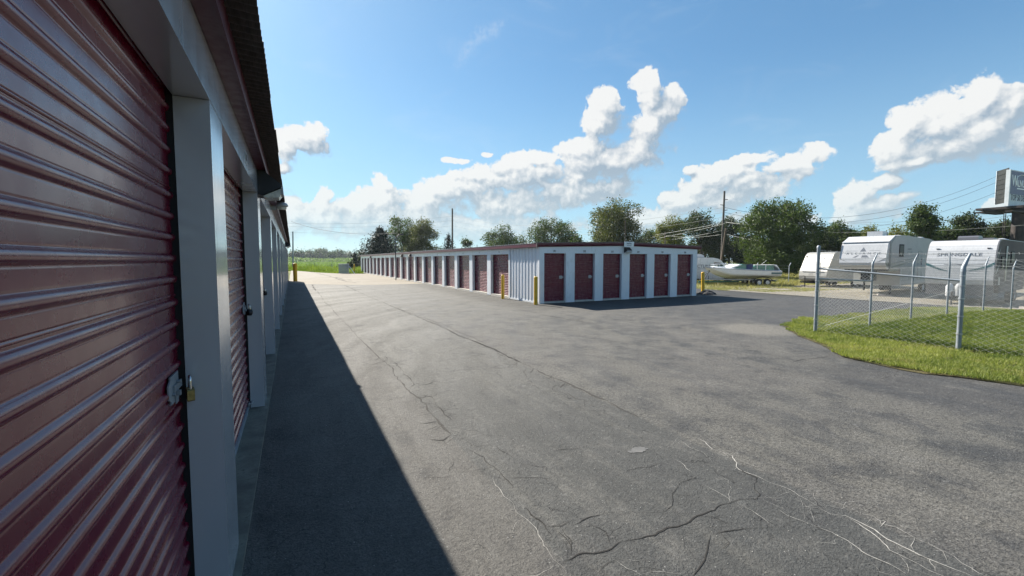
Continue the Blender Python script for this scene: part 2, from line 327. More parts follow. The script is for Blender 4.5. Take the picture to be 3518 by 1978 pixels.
def gravel_fn(N, t, b):
    c = N.n('ShaderNodeTexCoord').outputs['Object']
    n1 = N.noise(c, 1.2, 5, .7); n3 = N.noise(c, 16, 4, .8)
    base = N.mix(N.rng(n1, .35, .65), (.165, .145, .108), (.225, .203, .16)); base = N.mix(N.m('MULTIPLY', N.rng(n1, .58, .7), .6), base, (.20, .20, .09))
    base = N.v('SCALE', base, None); t.links.new(N.rng(n3, .3, .7, .6, 1.35), base.node.inputs['Scale'])
    t.links.new(base, b.inputs['Base Color'])
    bp = N.n('ShaderNodeBump', ins={'Strength': .8, 'Distance': .03, 'Height': n3}); t.links.new(bp.outputs[0], b.inputs['Normal'])
M['gravel'] = mat('gravel', (.4, .36, .3), .95, fn=gravel_fn)
def ground_fn(N, t, b):
    c = N.n('ShaderNodeTexCoord').outputs['Object']
    n1 = N.noise(c, .08, 6, .6); n2 = N.noise(c, .9, 6, .7); n3 = N.noise(c, 9, 3, .7)
    base = N.mix(N.rng(n1, .35, .65), (.11, .14, .035), (.20, .20, .07)); base = N.mix(N.m('MULTIPLY', N.rng(n2, .5, .75), .6), base, (.27, .24, .11))
    base = N.v('SCALE', base, None); t.links.new(N.rng(n3, .3, .7, .55, 1.3), base.node.inputs['Scale'])
    t.links.new(base, b.inputs['Base Color'])
    bp = N.n('ShaderNodeBump', ins={'Strength': 1, 'Distance': .12, 'Height': n3}); t.links.new(bp.outputs[0], b.inputs['Normal'])
M['ground'] = mat('rough_meadow', (.1, .12, .04), .95, spec=.2, fn=ground_fn)
def turf_fn(N, t, b):
    c = N.n('ShaderNodeTexCoord').outputs['Object']
    n1 = N.noise(c, .8, 5, .6); n2 = N.noise(c, 14, 5, .75)
    base = N.mix(N.rng(n1, .35, .65), (.060, .062, .022), (.11, .095, .045)); base = N.mix(N.m('MULTIPLY', N.rng(n2, .5, .75), .5), base, (.14, .115, .07))
    t.links.new(base, b.inputs['Base Color'])
    bp = N.n('ShaderNodeBump', ins={'Strength': 1, 'Distance': .05, 'Height': n2}); t.links.new(bp.outputs[0], b.inputs['Normal'])
M['turf'] = mat('turf_soil', (.1, .12, .03), .95, spec=.2, fn=turf_fn)
def leafmat(name, c1, c2, trans=.35, rough=.55):
    m = bpy.data.materials.new(name); m.use_nodes = True; t = m.node_tree; t.nodes.clear(); N = NT(t)
    a = N.n('ShaderNodeAttribute', attribute_name='tint').outputs['Fac']
    c = N.mix(a, c1, c2)
    p = N.n('ShaderNodeBsdfPrincipled', ins={'Roughness': rough, 'Specular IOR Level': .25}); t.links.new(c, p.inputs['Base Color'])
    tr = N.n('ShaderNodeBsdfTranslucent'); t.links.new(N.v('MULTIPLY', c, (1.25, 1.35, .7)), tr.inputs[0])
    mx = N.n('ShaderNodeMixShader', ins={0: trans}); t.links.new(p.outputs[0], mx.inputs[1]); t.links.new(tr.outputs[0], mx.inputs[2])
    o = N.n('ShaderNodeOutputMaterial'); t.links.new(mx.outputs[0], o.inputs[0]); return m
M['leaf_mid'] = leafmat('leaf_mid_green', (0.0264, 0.0483, 0.0123), (0.0747, 0.1054, 0.0264))
M['leaf_olive'] = leafmat('leaf_olive', (0.0395, 0.0527, 0.0140), (0.1054, 0.1098, 0.0307))
M['leaf_yellow'] = leafmat('leaf_yellow_green', (0.0659, 0.0878, 0.0159), (0.1669, 0.1669, 0.0307))
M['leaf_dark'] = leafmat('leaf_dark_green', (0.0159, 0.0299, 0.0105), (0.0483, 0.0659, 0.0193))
M['needle'] = leafmat('pine_needles', (0.0058, 0.0144, 0.0086), (0.0202, 0.0360, 0.0187), trans=.12)
M['leaf_far'] = leafmat('leaf_far_wood', (0.0264, 0.0483, 0.0193), (0.0615, 0.0878, 0.0351))
M['weed'] = leafmat('weed_leaves', (.10, .16, .02), (.24, .29, .06))
M['crop'] = leafmat('crop_rows', (.10, .17, .05), (.20, .27, .10))
M['grass'] = leafmat('grass_blades', (.060, .105, .020), (.340, .350, .100), trans=.35)
M['straw'] = leafmat('dry_grass_blades', (.16, .18, .05), (.36, .31, .15), trans=.3)

# ------------------------------------------------------------------ mesh helpers
class MB:
    def __init__(s): s.v = []; s.f = []; s.sm = []
    def add(s, vs, fs, smooth=False):
        o = len(s.v); s.v += [tuple(p) for p in vs]; s.f += [tuple(i + o for i in f) for f in fs]; s.sm += [smooth] * len(fs); return s
    def box(s, a, b, T=None):
        x0, y0, z0 = a; x1, y1, z1 = b
        vs = [(x0,y0,z0),(x1,y0,z0),(x1,y1,z0),(x0,y1,z0),(x0,y0,z1),(x1,y0,z1),(x1,y1,z1),(x0,y1,z1)]
        if T: vs = [T(*p) for p in vs]
        return s.add(vs, [(0,3,2,1),(4,5,6,7),(0,1,5,4),(1,2,6,5),(2,3,7,6),(3,0,4,7)])
    def tube(s, p, q, r0, r1=None, n=8, cap=True):
        p, q = Vector(p), Vector(q); r1 = r0 if r1 is None else r1
        d = (q - p).normalized(); a = d.orthogonal().normalized(); b = d.cross(a)
        vs = []
        for c, r in ((p, r0), (q, r1)):
            for i in range(n):
                t = 2 * math.pi * i / n; vs.append(c + a * (r * math.cos(t)) + b * (r * math.sin(t)))
        s.add(vs, [(i, (i + 1) % n, n + (i + 1) % n, n + i) for i in range(n)], True)
        if cap: s.add(vs[:n], [tuple(range(n))[::-1]]); s.add(vs[n:], [tuple(range(n))])
        return s
    def path(s, pts, r, n=6):
        pts = [Vector(p) for p in pts]; rings = []
        a = None
        for i, p in enumerate(pts):
            d = (pts[min(i + 1, len(pts) - 1)] - pts[max(i - 1, 0)]).normalized()
            a = d.orthogonal().normalized() if a is None else (a - d * a.dot(d)).normalized()
            b = d.cross(a); rr = r[i] if isinstance(r, (list, tuple)) else r
            rings += [p + a * (rr * math.cos(2 * math.pi * k / n)) + b * (rr * math.sin(2 * math.pi * k / n)) for k in range(n)]
        fs = [(i * n + k, i * n + (k + 1) % n, (i + 1) * n + (k + 1) % n, (i + 1) * n + k) for i in range(len(pts) - 1) for k in range(n)]
        s.add(rings, fs, True); m = (len(pts) - 1) * n
        s.add(rings[:n], [tuple(range(n))[::-1]]); s.add(rings[m:], [tuple(range(n))]); return s
    def prism(s, poly, a, b, axis='x', T=None, smooth=False):       # extrude a 2D outline along an axis
        def P(u, v, w): return {'x': (w, u, v), 'y': (u, w, v), 'z': (u, v, w)}[axis]
        n = len(poly); vs = [P(u, v, a) for u, v in poly] + [P(u, v, b) for u, v in poly]
        if T: vs = [T(*p) for p in vs]
        s.add(vs, [(i, (i + 1) % n, n + (i + 1) % n, n + i) for i in range(n)], smooth)
        s.add(vs[:n], [tuple(range(n))[::-1]]); s.add(vs[n:], [tuple(range(n))]); return s
    def lathe(s, prof, c=(0, 0, 0), n=16, axis='z', smooth=True):
        vs = []
        for r, h in prof:
            for i in range(n):
                t = 2 * math.pi * i / n; u, w = r * math.cos(t), r * math.sin(t)
                p = {'z': (u, w, h), 'x': (h, u, w), 'y': (u, h, w)}[axis]; vs.append((c[0] + p[0], c[1] + p[1], c[2] + p[2]))
        fs = [(i * n + k, i * n + (k + 1) % n, (i + 1) * n + (k + 1) % n, (i + 1) * n + k) for i in range(len(prof) - 1) for k in range(n)]
        s.add(vs, fs, smooth); return s
    def mesh(s, name, m):
        me = bpy.data.meshes.new(name); me.from_pydata(s.v, [], s.f)
        me.polygons.foreach_set('use_smooth', s.sm); me.materials.append(M[m] if isinstance(m, str) else m); me.update(); return me
    def build(s, name, m, parent=None, label=None):
        return link(name, s.mesh(name, m), parent, label)
def link(name, me, parent=None, label=None, loc=None, rot=None):
    o = bpy.data.objects.new(name, me); col.objects.link(o)
    if parent is not None: o.parent = parent
    if label: o['label'] = label
    if loc is not None: o.location = loc
    if rot is not None: o.rotation_euler = rot
    return o
def tag(o, label=None, cat=None, group=None, kind=None):
    if label: o['label'] = label
    if cat: o['category'] = cat
    if group: o['group'] = group
    if kind: o['kind'] = kind
    return o
def thing(name, label, cat, loc=(0, 0, 0), rz=0, group=None):
    o = bpy.data.objects.new(name, None); col.objects.link(o); o.location = loc; o.rotation_euler = (0, 0, rz); o.empty_display_size = .2
    return tag(o, label, cat, group)
def kids(o): return [c for c in bpy.data.objects if c.parent == o]
def copy_tree(o, parent=None):
    c = o.copy(); col.objects.link(c); c.parent = parent
    for ch in kids(o): copy_tree(ch, c)
    return c
def foreach_mesh(name, V, F, m, tint=None, smooth=False):            # numpy mesh: F is (n,k)
    me = bpy.data.meshes.new(name); V = np.asarray(V, np.float32); F = np.asarray(F, np.int32); n, k = F.shape
    me.vertices.add(len(V)); me.vertices.foreach_set('co', V.ravel())
    me.loops.add(n * k); me.loops.foreach_set('vertex_index', F.ravel())
    me.polygons.add(n); me.polygons.foreach_set('loop_start', np.arange(n, dtype=np.int32) * k)
    if smooth: me.polygons.foreach_set('use_smooth', np.ones(n, bool))
    me.update(calc_edges=True)
    if tint is not None:
        at_ = me.attributes.new('tint', 'FLOAT', 'POINT'); at_.data.foreach_set('value', np.asarray(tint, np.float32))
    me.materials.append(M[m]); return me
def text_mesh(name, body, size, m, ext=.003, align='CENTER', xs=1.0, shear=0.0, spacing=1.0, bold=0.0):
    cu = bpy.data.curves.new(name, 'FONT'); cu.body = body; cu.size = size; cu.extrude = ext; cu.align_x = align; cu.align_y = 'CENTER'
    cu.shear = shear; cu.space_character = spacing; cu.offset = bold; cu.resolution_u = 2
    o = bpy.data.objects.new(name, cu); col.objects.link(o)
    dg = bpy.context.evaluated_depsgraph_get(); me = bpy.data.meshes.new_from_object(o.evaluated_get(dg))
    bpy.data.objects.remove(o); bpy.data.curves.remove(cu)
    if xs != 1: me.transform(Matrix.Diagonal((xs, 1, 1, 1)))
    me.materials.clear(); me.materials.append(M[m]); me.name = name; return me

# ------------------------------------------------------------------ ground surfaces
def slices(name, x0, x1, ylo, yhi, dz, m, step=.5, jag=0.0, label=None):
    xs = list(np.arange(x0, x1, step)) + [x1]; vs = []; fs = []
    lo = [p[0] for p in ylo], [p[1] for p in ylo]; hi = [p[0] for p in yhi], [p[1] for p in yhi]
    for i, x in enumerate(xs):
        a = float(np.interp(x, *lo)); b = float(np.interp(x, *hi))
        if jag: a += rng.normal(0, jag); b += rng.normal(0, jag)
        z = zg(x) + dz; vs += [(x, a, z), (x, b, z)]
    fs = [(2 * i, 2 * i + 2, 2 * i + 3, 2 * i + 1) for i in range(len(xs) - 1)]
    o = MB().add(vs, fs).build(name, m); return tag(o, label, kind='structure')
gx = [-4000, -500, 0, 19] + list(np.arange(20, 34, 1)) + [60, 500, 4000]
gm = MB(); gm.add([p for x in gx for p in ((x, -4000, zg(x) - .06), (x, 5000, zg(x) - .06))], [(2 * i, 2 * i + 2, 2 * i + 3, 2 * i + 1) for i in range(len(gx) - 1)])
tag(gm.build('ground', 'ground'), 'rough grassy ground running to the horizon', kind='structure')
slices('asphalt', -.31, 27.6, [(-1, -12), (30, -12)], [(-1, 60), (30, 60)], 0, 'asphalt', .5, label='worn cracked grey asphalt of the storage yard')
slices('concrete_apron', -.30, 9.0, [(-.3, 39.2), (.03, 38.7), (.865, 36.8), (3, 34.6), (5.3, 33.2), (9, 33.4)], [(-.3, 88), (.86, 84), (3, 72), (5.5, 64.5), (9, 61)], .004, 'concrete', .3, jag=.03, label='pale tan concrete lane beyond the asphalt')
slices('gravel_strip', 26.0, 60, [(26, 14), (26.4, 9.5), (27.2, 7.0), (29, 4), (60, -6)], [(26, 15), (26.6, 24), (27.5, 40), (30, 40), (34, 26), (40, 24.5), (60, 24)], .02, 'gravel', .25, jag=.12, label='pale gravel strip under the parked trailers')
TURF_HI = [(8.88, 3.5), (9.1, 4.45), (10.0, 5.3), (10.7, 6.2), (11.7, 7.1), (13.1, 7.8), (14.1, 8.05), (15.6, 7.8), (18.4, 7.85), (21.5, 7.9), (24.8, 7.8), (30, 6.6)]
TURF_LO = [(8.88, 3.2), (9.1, 2.9), (9.25, 2.35), (9.4, 1.6), (9.6, -1), (9.9, -12), (30, -12)]
slices('turf_island', 8.88, 28, TURF_LO, TURF_HI, .012, 'turf', .06, jag=.015, label='grass island at the bend of the drive')
# grass blades
def blades(name, n, pos, hgt, wid, m, label, tint):
    P = np.asarray(pos)[:n]; n = len(P)
    a = rng.uniform(0, 2 * np.pi, n); h = hgt(P) * rng.uniform(.5, 1.25, n); w = wid * rng.uniform(.6, 1.3, n)
    lean = rng.normal(0, .45, (n, 2)) * h[:, None]
    V = np.zeros((n, 3, 3)); dx = np.cos(a) * w / 2; dy = np.sin(a) * w / 2
    V[:, 0] = P + np.stack([dx, dy, 0 * dx], 1); V[:, 1] = P - np.stack([dx, dy, 0 * dx], 1)
    V[:, 2] = P + np.stack([lean[:, 0], lean[:, 1], h], 1)
    tt = np.repeat(np.clip(tint(P) + rng.normal(0, .16, n), 0, 1), 3)
    me = foreach_mesh(name, V.reshape(-1, 3), np.arange(3 * n).reshape(-1, 3), m, tt)
    return tag(link(name, me), label, 'grass', kind='stuff')
def vnoise(P, s, seed=0):
    r = np.random.default_rng(seed); T = r.uniform(0, 1, (64, 64)); q = np.asarray(P)[:, :2] * s
    i = np.floor(q).astype(int); f = q - i; f = f * f * (3 - 2 * f); g_ = lambda a, b: T[a % 64, b % 64]
    return (g_(i[:, 0], i[:, 1]) * (1 - f[:, 0]) + g_(i[:, 0] + 1, i[:, 1]) * f[:, 0]) * (1 - f[:, 1]) + (g_(i[:, 0], i[:, 1] + 1) * (1 - f[:, 0]) + g_(i[:, 0] + 1, i[:, 1] + 1) * f[:, 0]) * f[:, 1]
zgv = lambda x: -0.5 * np.clip((x - 19) / 14, 0, 1) ** 2 * (3 - 2 * np.clip((x - 19) / 14, 0, 1))
n0 = 420000
X = 8.85 + rng.uniform(0, 1, n0) ** 1.35 * 18; Y = rng.uniform(-1.5, 8.1, n0)
lo_ = np.interp(X, *zip(*TURF_LO)); hi_ = np.interp(X, *zip(*TURF_HI)); wob = (vnoise(np.stack([X, Y], 1), 3, 3) - .5) * .5 + (vnoise(np.stack([X, Y], 1), 11, 4) - .5) * .3
k = (Y > lo_ - .05 + wob * .5) & (Y < hi_ + .0 + wob * .6) & (X > 8.93 + wob * .25); X, Y = X[k], Y[k]
P = np.stack([X, Y, zgv(X) + .03], 1)
P = P[(vnoise(P, 2.3, 31) * .6 + vnoise(P, 8, 32) * .4 < .70) | (rng.random(len(P)) < .25)]
inside = (P[:, 1] < 6.25) & (P[:, 0] > 11.75)
lawn_t = lambda P: np.where((P[:, 1] < 6.2) & (P[:, 0] > 11.8), .16 + .35 * vnoise(P, .9, 1) * np.clip((P[:, 1] - 1) / 5, .3, 1.0), .42 + .5 * (vnoise(P, 1.3, 2) - .3)) + .35 * (vnoise(P, 5, 9) - .5)
lawn_h = lambda P: np.where((P[:, 1] < 6.2) & (P[:, 0] > 11.8), .085 + .05 * vnoise(P, 1.5, 4), .055)
blades('grass', len(P), P, lawn_h, .011, 'grass', 'mown green and yellow grass on the island by the chain link fence', lawn_t)
kd = (vnoise(P, 1.9, 21) + .5 * vnoise(P, 6, 22)) > .93
blades('grass', len(P), P[kd], lambda P: .045 + 0 * P[:, 0], .012, 'straw', 'dry straw coloured tufts among the mown grass of the island', lambda P: .3 + .6 * vnoise(P, 2, 23))
# rough grass behind the boat, right of the lot
n0 = 90000; X = rng.uniform(27, 75, n0); Y = 18 + rng.uniform(0, 1, n0) * 34
k = (Y > np.interp(X, [27, 34, 40, 60, 80], [23.5, 23, 23.5, 24.0, 24])) ; X, Y = X[k], Y[k]
P = np.stack([X, Y, zgv(X) - .06], 1)
blades('grass', len(P), P, lambda P: .22 + .25 * vnoise(P, .3, 5), .06, 'straw', 'dry yellowish rough grass behind the boat', lambda P: .25 + .7 * vnoise(P, .5, 6))
n0 = 16000; X = rng.uniform(26.3, 40, n0); Y = rng.uniform(19, 24.5, n0)
P = np.stack([X, Y, zgv(X)], 1); P = P[vnoise(P, .8, 8) > .52]
blades('grass', len(P), P, lambda P: .10 + 0 * P[:, 0], .03, 'straw', 'sparse weeds growing in the gravel under the boat', lambda P: .15 + .5 * vnoise(P, 2, 6))
# weeds at the end of the lane, crop rows behind
n0 = 60000; X = rng.uniform(-8, 26, n0); Y0 = np.interp(X, [0, 3, 5.5, 9, 12], [86, 74, 66.5, 64, 64]); Y = Y0 + rng.uniform(0, 1, n0) ** 1.4 * 22
P = np.stack([X, Y, 0 * X - .06], 1)
blades('weeds', len(P), P, lambda P: (.35 + .75 * vnoise(P, .35, 5)) * np.clip((P[:, 1] - np.interp(P[:, 0], [0, 3, 5.5, 9, 12], [86, 74, 66.5, 64, 64])) / 3, .3, 1), .10, 'weed', 'bright green weeds beyond the end of the lane', lambda P: .1 + .8 * vnoise(P, .4, 7))
n0 = 60000; row = rng.integers(0, 60, n0); Y = 125 + row * 4.0 + rng.normal(0, .5, n0); X = rng.uniform(-40, 130, n0)
P = np.stack([X, Y, 0 * X - .06], 1)
blades('crop', len(P), P, lambda P: .9 + 0 * P[:, 0], .5, 'crop', 'low pale green crop field before the far trees', lambda P: .3 + .6 * vnoise(P, .05, 7))

# cracks traced on the pavement
za = lambda x, y: gnd(1900 + x / 1.592, 1500 + y / 1.592)
zb = lambda x, y: gnd(1000 + x / 2.1467, 1000 + y / 2.1467)
zc = lambda x, y: gnd(800 + x / 1.481, 1000 + y / 1.481)
zd = lambda x, y: gnd(2650 + x / 2.896, 850 + y / 2.896)
ze = lambda x, y: gnd(980 + x / 8.05, 840 + y / 8.05)
def crack(pts, w, m, dz=.003):
    crack1(pts, w, m, dz)
    if w > .05: return
    L_ = [Vector((p.x, p.y, 0)) for p in pts]
    for a, b in zip(L_, L_[1:]):
        if a.length > 14: continue
        for _ in range(rng.poisson((b - a).length * (5.0 if m == 'crack_pale' else 2.6))):
            p = a.lerp(b, rng.random()); d = (b - a).normalized(); an = rng.choice((-1, 1)) * rng.uniform(.5, 1.3); c_, s_ = math.cos(an), math.sin(an)
            e = Vector((d.x * c_ - d.y * s_, d.x * s_ + d.y * c_, 0)); l_ = rng.uniform(.05, .30) * (1 if a.length < 8 else 1.8)
            q = p + e * l_ * .5 + Vector((rng.normal(0, .02), rng.normal(0, .02), 0)); crack1([p, q, q + (e + d * rng.normal(0, .8)).normalized() * l_ * .5], w * .55, m, dz + .0004)
def crack1(pts, w, m, dz=.003, jit=.7):
    pts = [Vector((p.x, p.y, 0)) for p in pts]; out = []
    for a, b in zip(pts, pts[1:]):
        n = max(1, int((b - a).length / (.035 if a.length < 9 else .12)))
        for i in range(n): out.append(a.lerp(b, i / n))
    out.append(pts[-1]); N_ = len(out)
    off = np.zeros(N_)
    for s_, amp in ((1, .004), (3, .014), (7, .020), (16, .026)):
        kx = np.arange(0, N_ + s_ + 1, s_); off += np.interp(np.arange(N_), kx, rng.normal(0, amp * jit, len(kx)))
    wv = np.interp(np.arange(N_), np.arange(0, N_ + 8, 4), np.maximum(rng.uniform(-.35, 1.5, len(np.arange(0, N_ + 8, 4))), .2)) * w * .85
    vs = []
    for i, p in enumerate(out):
        d = (out[min(i + 1, N_ - 1)] - out[max(i - 1, 0)]).normalized(); nrm = Vector((-d.y, d.x, 0))
        e = min(1, i / 3 + .15, (N_ - 1 - i) / 3 + .15) * (.72 if m == 'crack_pale' else 1)
        for sg in (-1, 1):
            q = p + nrm * (off[i] + sg * wv[i] * e / 2); vs.append((q.x, q.y, zg(q.x) + dz))
    o = MB().add(vs, [(2 * i, 2 * i + 2, 2 * i + 3, 2 * i + 1) for i in range(N_ - 1)]).build('crack', m, asph); return o
asph = bpy.data.objects['asphalt']
A = [
 ([(40,685),(100,660),(150,632),(240,620),(300,598),(350,572),(430,550),(480,525),(560,508),(640,487),(750,465),(800,440),(900,410),(930,382),(990,365),(1040,355),(1130,350),(1150,315),(1120,290),(1130,250),(1125,225),(1045,190),(1015,165)], .013, 'crack_dark'),
 ([(850,520),(930,510),(1060,495),(1170,492),(1250,490),(1340,462),(1370,455)], .008, 'crack_dark'),
 ([(700,760),(790,690),(810,640),(850,545),(850,520)], .008, 'crack_dark'),
 ([(100,490),(210,440),(290,425),(400,410),(500,412),(600,400),(640,375),(655,310),(700,250),(780,215)], .007, 'crack_dark'),
 ([(0,225),(90,210)], .006, 'crack_dark'), ([(0,85),(150,60),(290,42)], .006, 'crack_dark'), ([(400,185),(460,160),(600,140)], .006, 'crack_dark'),
 ([(0,540),(50,565),(90,610),(100,650)], .010, 'crack_dark'), ([(50,565),(180,580)], .006, 'crack_dark'), ([(350,648),(300,690),(250,740)], .007, 'crack_dark'),
 ([(770,0),(820,30),(870,70),(930,90),(985,105),(1015,165),(1060,190),(1125,222),(1200,260),(1290,295),(1380,340),(1440,380),(1520,420),(1600,430),(1690,470),(1760,510),(1830,560),(1920,600),(2010,645),(2100,690),(2190,725),(2280,760)], .012, 'crack_pale'),
 ([(1360,320),(1420,310),(1440,345),(1500,375),(1580,395),(1610,385),(1680,430),(1740,440),(1780,480),(1870,500),(1930,530),(1970,555),(2060,590),(2110,610),(2200,650),(2260,690),(2350,740),(2390,761)], .013, 'crack_pale'),
 ([(1600,440),(1660,480),(1750,540),(1860,620),(1950,670),(2060,730),(2160,761)], .008, 'crack_pale'),
 ([(1970,555),(1960,600),(1990,640),(2060,670),(2100,720),(2110,745)], .009, 'crack_pale'),
 ([(1250,400),(1290,430),(1360,460),(1440,490),(1520,525),(1600,565),(1680,605),(1780,670),(1870,720),(1930,761)], .008, 'crack_pale'),
 ([(1150,350),(1200,375),(1250,400)], .007, 'crack_pale'), ([(1020,365),(1080,410),(1150,450),(1200,490)], .006, 'crack_pale'),
 ([(660,115),(710,150),(770,190),(790,215)], .007, 'crack_pale'), ([(680,5),(760,65),(820,90),(850,135)], .007, 'crack_pale'),
 ([(990,365),(1000,300),(990,240),(950,215)], .007, 'crack_pale'), ([(1045,340),(1080,320),(1110,330)], .006, 'crack_pale'),
 ([(350,650),(400,690),(450,730),(490,760)], .006, 'crack_pale'), ([(820,255),(900,295),(960,330),(990,355)], .005, 'crack_pale'),
 ([(2050,620),(2090,615),(2140,625),(2200,655)], .008, 'crack_pale'), ([(1890,545),(1970,550)], .007, 'crack_pale'), ([(1500,525),(1480,500),(1500,480),(1440,430)], .006, 'crack_pale'),
 ([(1440,380),(1430,350),(1360,320)], .007, 'crack_pale'), ([(1600,430),(1590,395)], .007, 'crack_pale'), ([(1690,470),(1740,440)], .007, 'crack_pale'),
 ([(1830,560),(1870,600),(1860,620)], .006, 'crack_pale'), ([(1320,360),(1380,395),(1450,400),(1520,440)], .007, 'crack_pale'), ([(1380,395),(1370,455)], .006, 'crack_pale'),
 ([(2260,690),(2280,740),(2300,761)], .009, 'crack_pale'), ([(1190,310),(1230,340),(1290,345)], .006, 'crack_pale'), ([(1780,670),(1700,700)], .005, 'crack_pale')]
for pts, w, m in A: crack([za(*p) for p in pts], w, m)
B = [([(190,0),(250,75),(340,165),(430,260),(500,340),(580,420),(650,490),(720,560),(780,640),(860,710),(930,780),(980,840),(1040,900),(1100,970),(1180,1060)], .026, 'crack_mid'),
 ([(690,480),(760,530),(820,590),(880,640),(910,690),(880,710)], .012, 'crack_dark'), ([(960,760),(1040,780),(1080,850),(1130,900),(1190,950)], .012, 'crack_dark'),
 ([(490,0),(560,35),(700,90),(850,155),(1000,220),(1100,265),(1250,335),(1400,390),(1500,430),(1600,480),(1700,530),(1800,570),(1900,620),(2000,660),(2100,710),(2200,750),(2300,800),(2400,850),(2576,925)], .040, 'crack_mid'),
 ([(700,90),(850,155),(1000,220),(1100,265),(1250,335),(1400,390),(1500,430),(1600,480),(1700,530)], .024, 'crack_dark'),
 ([(900,165),(1050,220),(1200,290),(1350,350),(1450,400)], .014, 'crack_mid'), ([(1000,205),(1150,258),(1300,318)], .010, 'crack_mid'),
 ([(1650,125),(1800,160),(1900,185),(2100,215),(2250,240),(2500,285)], .018, 'crack_mid'), ([(1860,178),(2000,200),(2200,228)], .03, 'crack_mid'),
 ([(1040,520),(1200,505),(1340,490),(1450,460)], .008, 'crack_mid'), ([(1230,580),(1500,570),(1650,560)], .008, 'crack_mid'),
 ([(680,800),(880,790)], .007, 'crack_mid'), ([(1850,740),(2000,745),(2100,790),(2250,830)], .009, 'crack_mid'), ([(1640,480),(1660,520),(1655,560)], .012, 'crack_mid'),
 ([(1400,390),(1440,410),(1430,440)], .010, 'crack_mid'), ([(1740,560),(1720,600),(1740,640)], .010, 'crack_mid'), ([(1500,430),(1560,470),(1600,500)], .01, 'crack_mid')]
for pts, w, m in B: crack([zb(*p) for p in pts], w, m)
Cc = [([(1210,800),(1300,840),(1320,880),(1400,950),(1440,1000)], .008, 'crack_dark'), ([(1300,950),(1400,1070),(1500,1180),(1600,1310),(1629,1345),(1700,1445)], .005, 'crack_pale'),
 ([(1230,890),(1300,950)], .006, 'crack_mid'), ([(1500,1090),(1540,1150),(1629,1240)], .010, 'crack_dark'), ([(950,945),(1060,940),(1130,930),(1250,905),(1310,900)], .006, 'crack_dark'), ([(1400,950),(1560,950),(1629,960)], .006, 'crack_dark'),
 ([(1330,790),(1450,870),(1520,930)], .006, 'crack_mid'), ([(1150,740),(1210,790),(1330,790)], .008, 'crack_dark')]
for pts, w, m in Cc: crack([zc(*p) for p in pts], w, m)
for pts, w, m in [([(200,1140),(300,1115),(420,1105),(560,1085),(640,1080)], .03, 'crack_dark'), ([(1050,1310),(1130,1290),(1200,1275),(1260,1220)], .014, 'crack_mid')]: crack([zd(*p) for p in pts], w, m)
for pts, w in [([(870,790),(1050,830),(1250,880),(1500,970),(1700,1020),(1960,1055)], .18), ([(1380,905),(1600,960),(1850,990)], .14), ([(760,1110),(790,1180),(850,1288)], .10), ([(1640,1130),(1800,1200),(2000,1288)], .08)]:
    o = crack([ze(*p) for p in pts], w, 'crack_mid', dz=.009)
def patch(name, c, rx, ry, m, dz=.0035, n=26, label=None):
    vs = [(c.x, c.y, zg(c.x) + dz)]
    for i in range(n):
        t = 2 * math.pi * i / n; k_ = 1 + rng.normal(0, .16); x = c.x + rx * k_ * math.cos(t); vs.append((x, c.y + ry * k_ * math.sin(t), zg(x) + dz))
    return MB().add(vs, [(0, i + 1, (i + 1) % n + 1) for i in range(n)]).build(name, m, asph, label)
dm('spill', 'dried_spill', (.095, .095, .095), .8, var=.15, scale=12)
dm('oil', 'oil_stain', (.038, .037, .036), .7, var=.3, scale=6)
patch('spill_stain', za(470, 72), .10, .055, 'spill', label='pale dried spill stain'); patch('spill_stain', za(435, 82), .05, .03, 'spill', .0037)
# pebbles
def pebbles(n, pos, smin, smax, label):
    o6 = np.array([(1,0,0),(-1,0,0),(0,1,0),(0,-1,0),(0,0,1),(0,0,-1)], float); f8 = np.array([(0,2,4),(2,1,4),(1,3,4),(3,0,4),(2,0,5),(1,2,5),(3,1,5),(0,3,5)])
    s_ = rng.uniform(smin, smax, (n, 1, 1)) * rng.uniform(.6, 1.2, (n, 1, 3)); a = rng.uniform(0, 6.28, n)
    V = o6[None] * s_ * np.array([1, 1, .55]); c_, q_ = np.cos(a)[:, None], np.sin(a)[:, None]
    V = np.stack([V[..., 0] * c_ - V[..., 1] * q_, V[..., 0] * q_ + V[..., 1] * c_, V[..., 2]], -1) + pos[:, None]
    F = f8[None] + (np.arange(n) * 6)[:, None, None]
    return tag(link('pebbles', foreach_mesh('pebbles', V.reshape(-1, 3), F.reshape(-1, 3), 'pebble')), label, 'gravel', kind='stuff')
n = 1500; X = rng.uniform(0.2, 9, n); Y = 1.5 + rng.uniform(0, 1, n) ** 1.6 * 16
pebbles(n, np.stack([X, Y, zgv(X) + .002], 1), .002, .006, 'tiny pale stones scattered over the asphalt')
n = 9000; X = rng.uniform(26.2, 44, n); Y = 8 + rng.uniform(0, 1, n) * 17
pebbles(n, np.stack([X, Y, zgv(X) + .022], 1), .012, .035, 'loose stones of the gravel strip under the trailers')

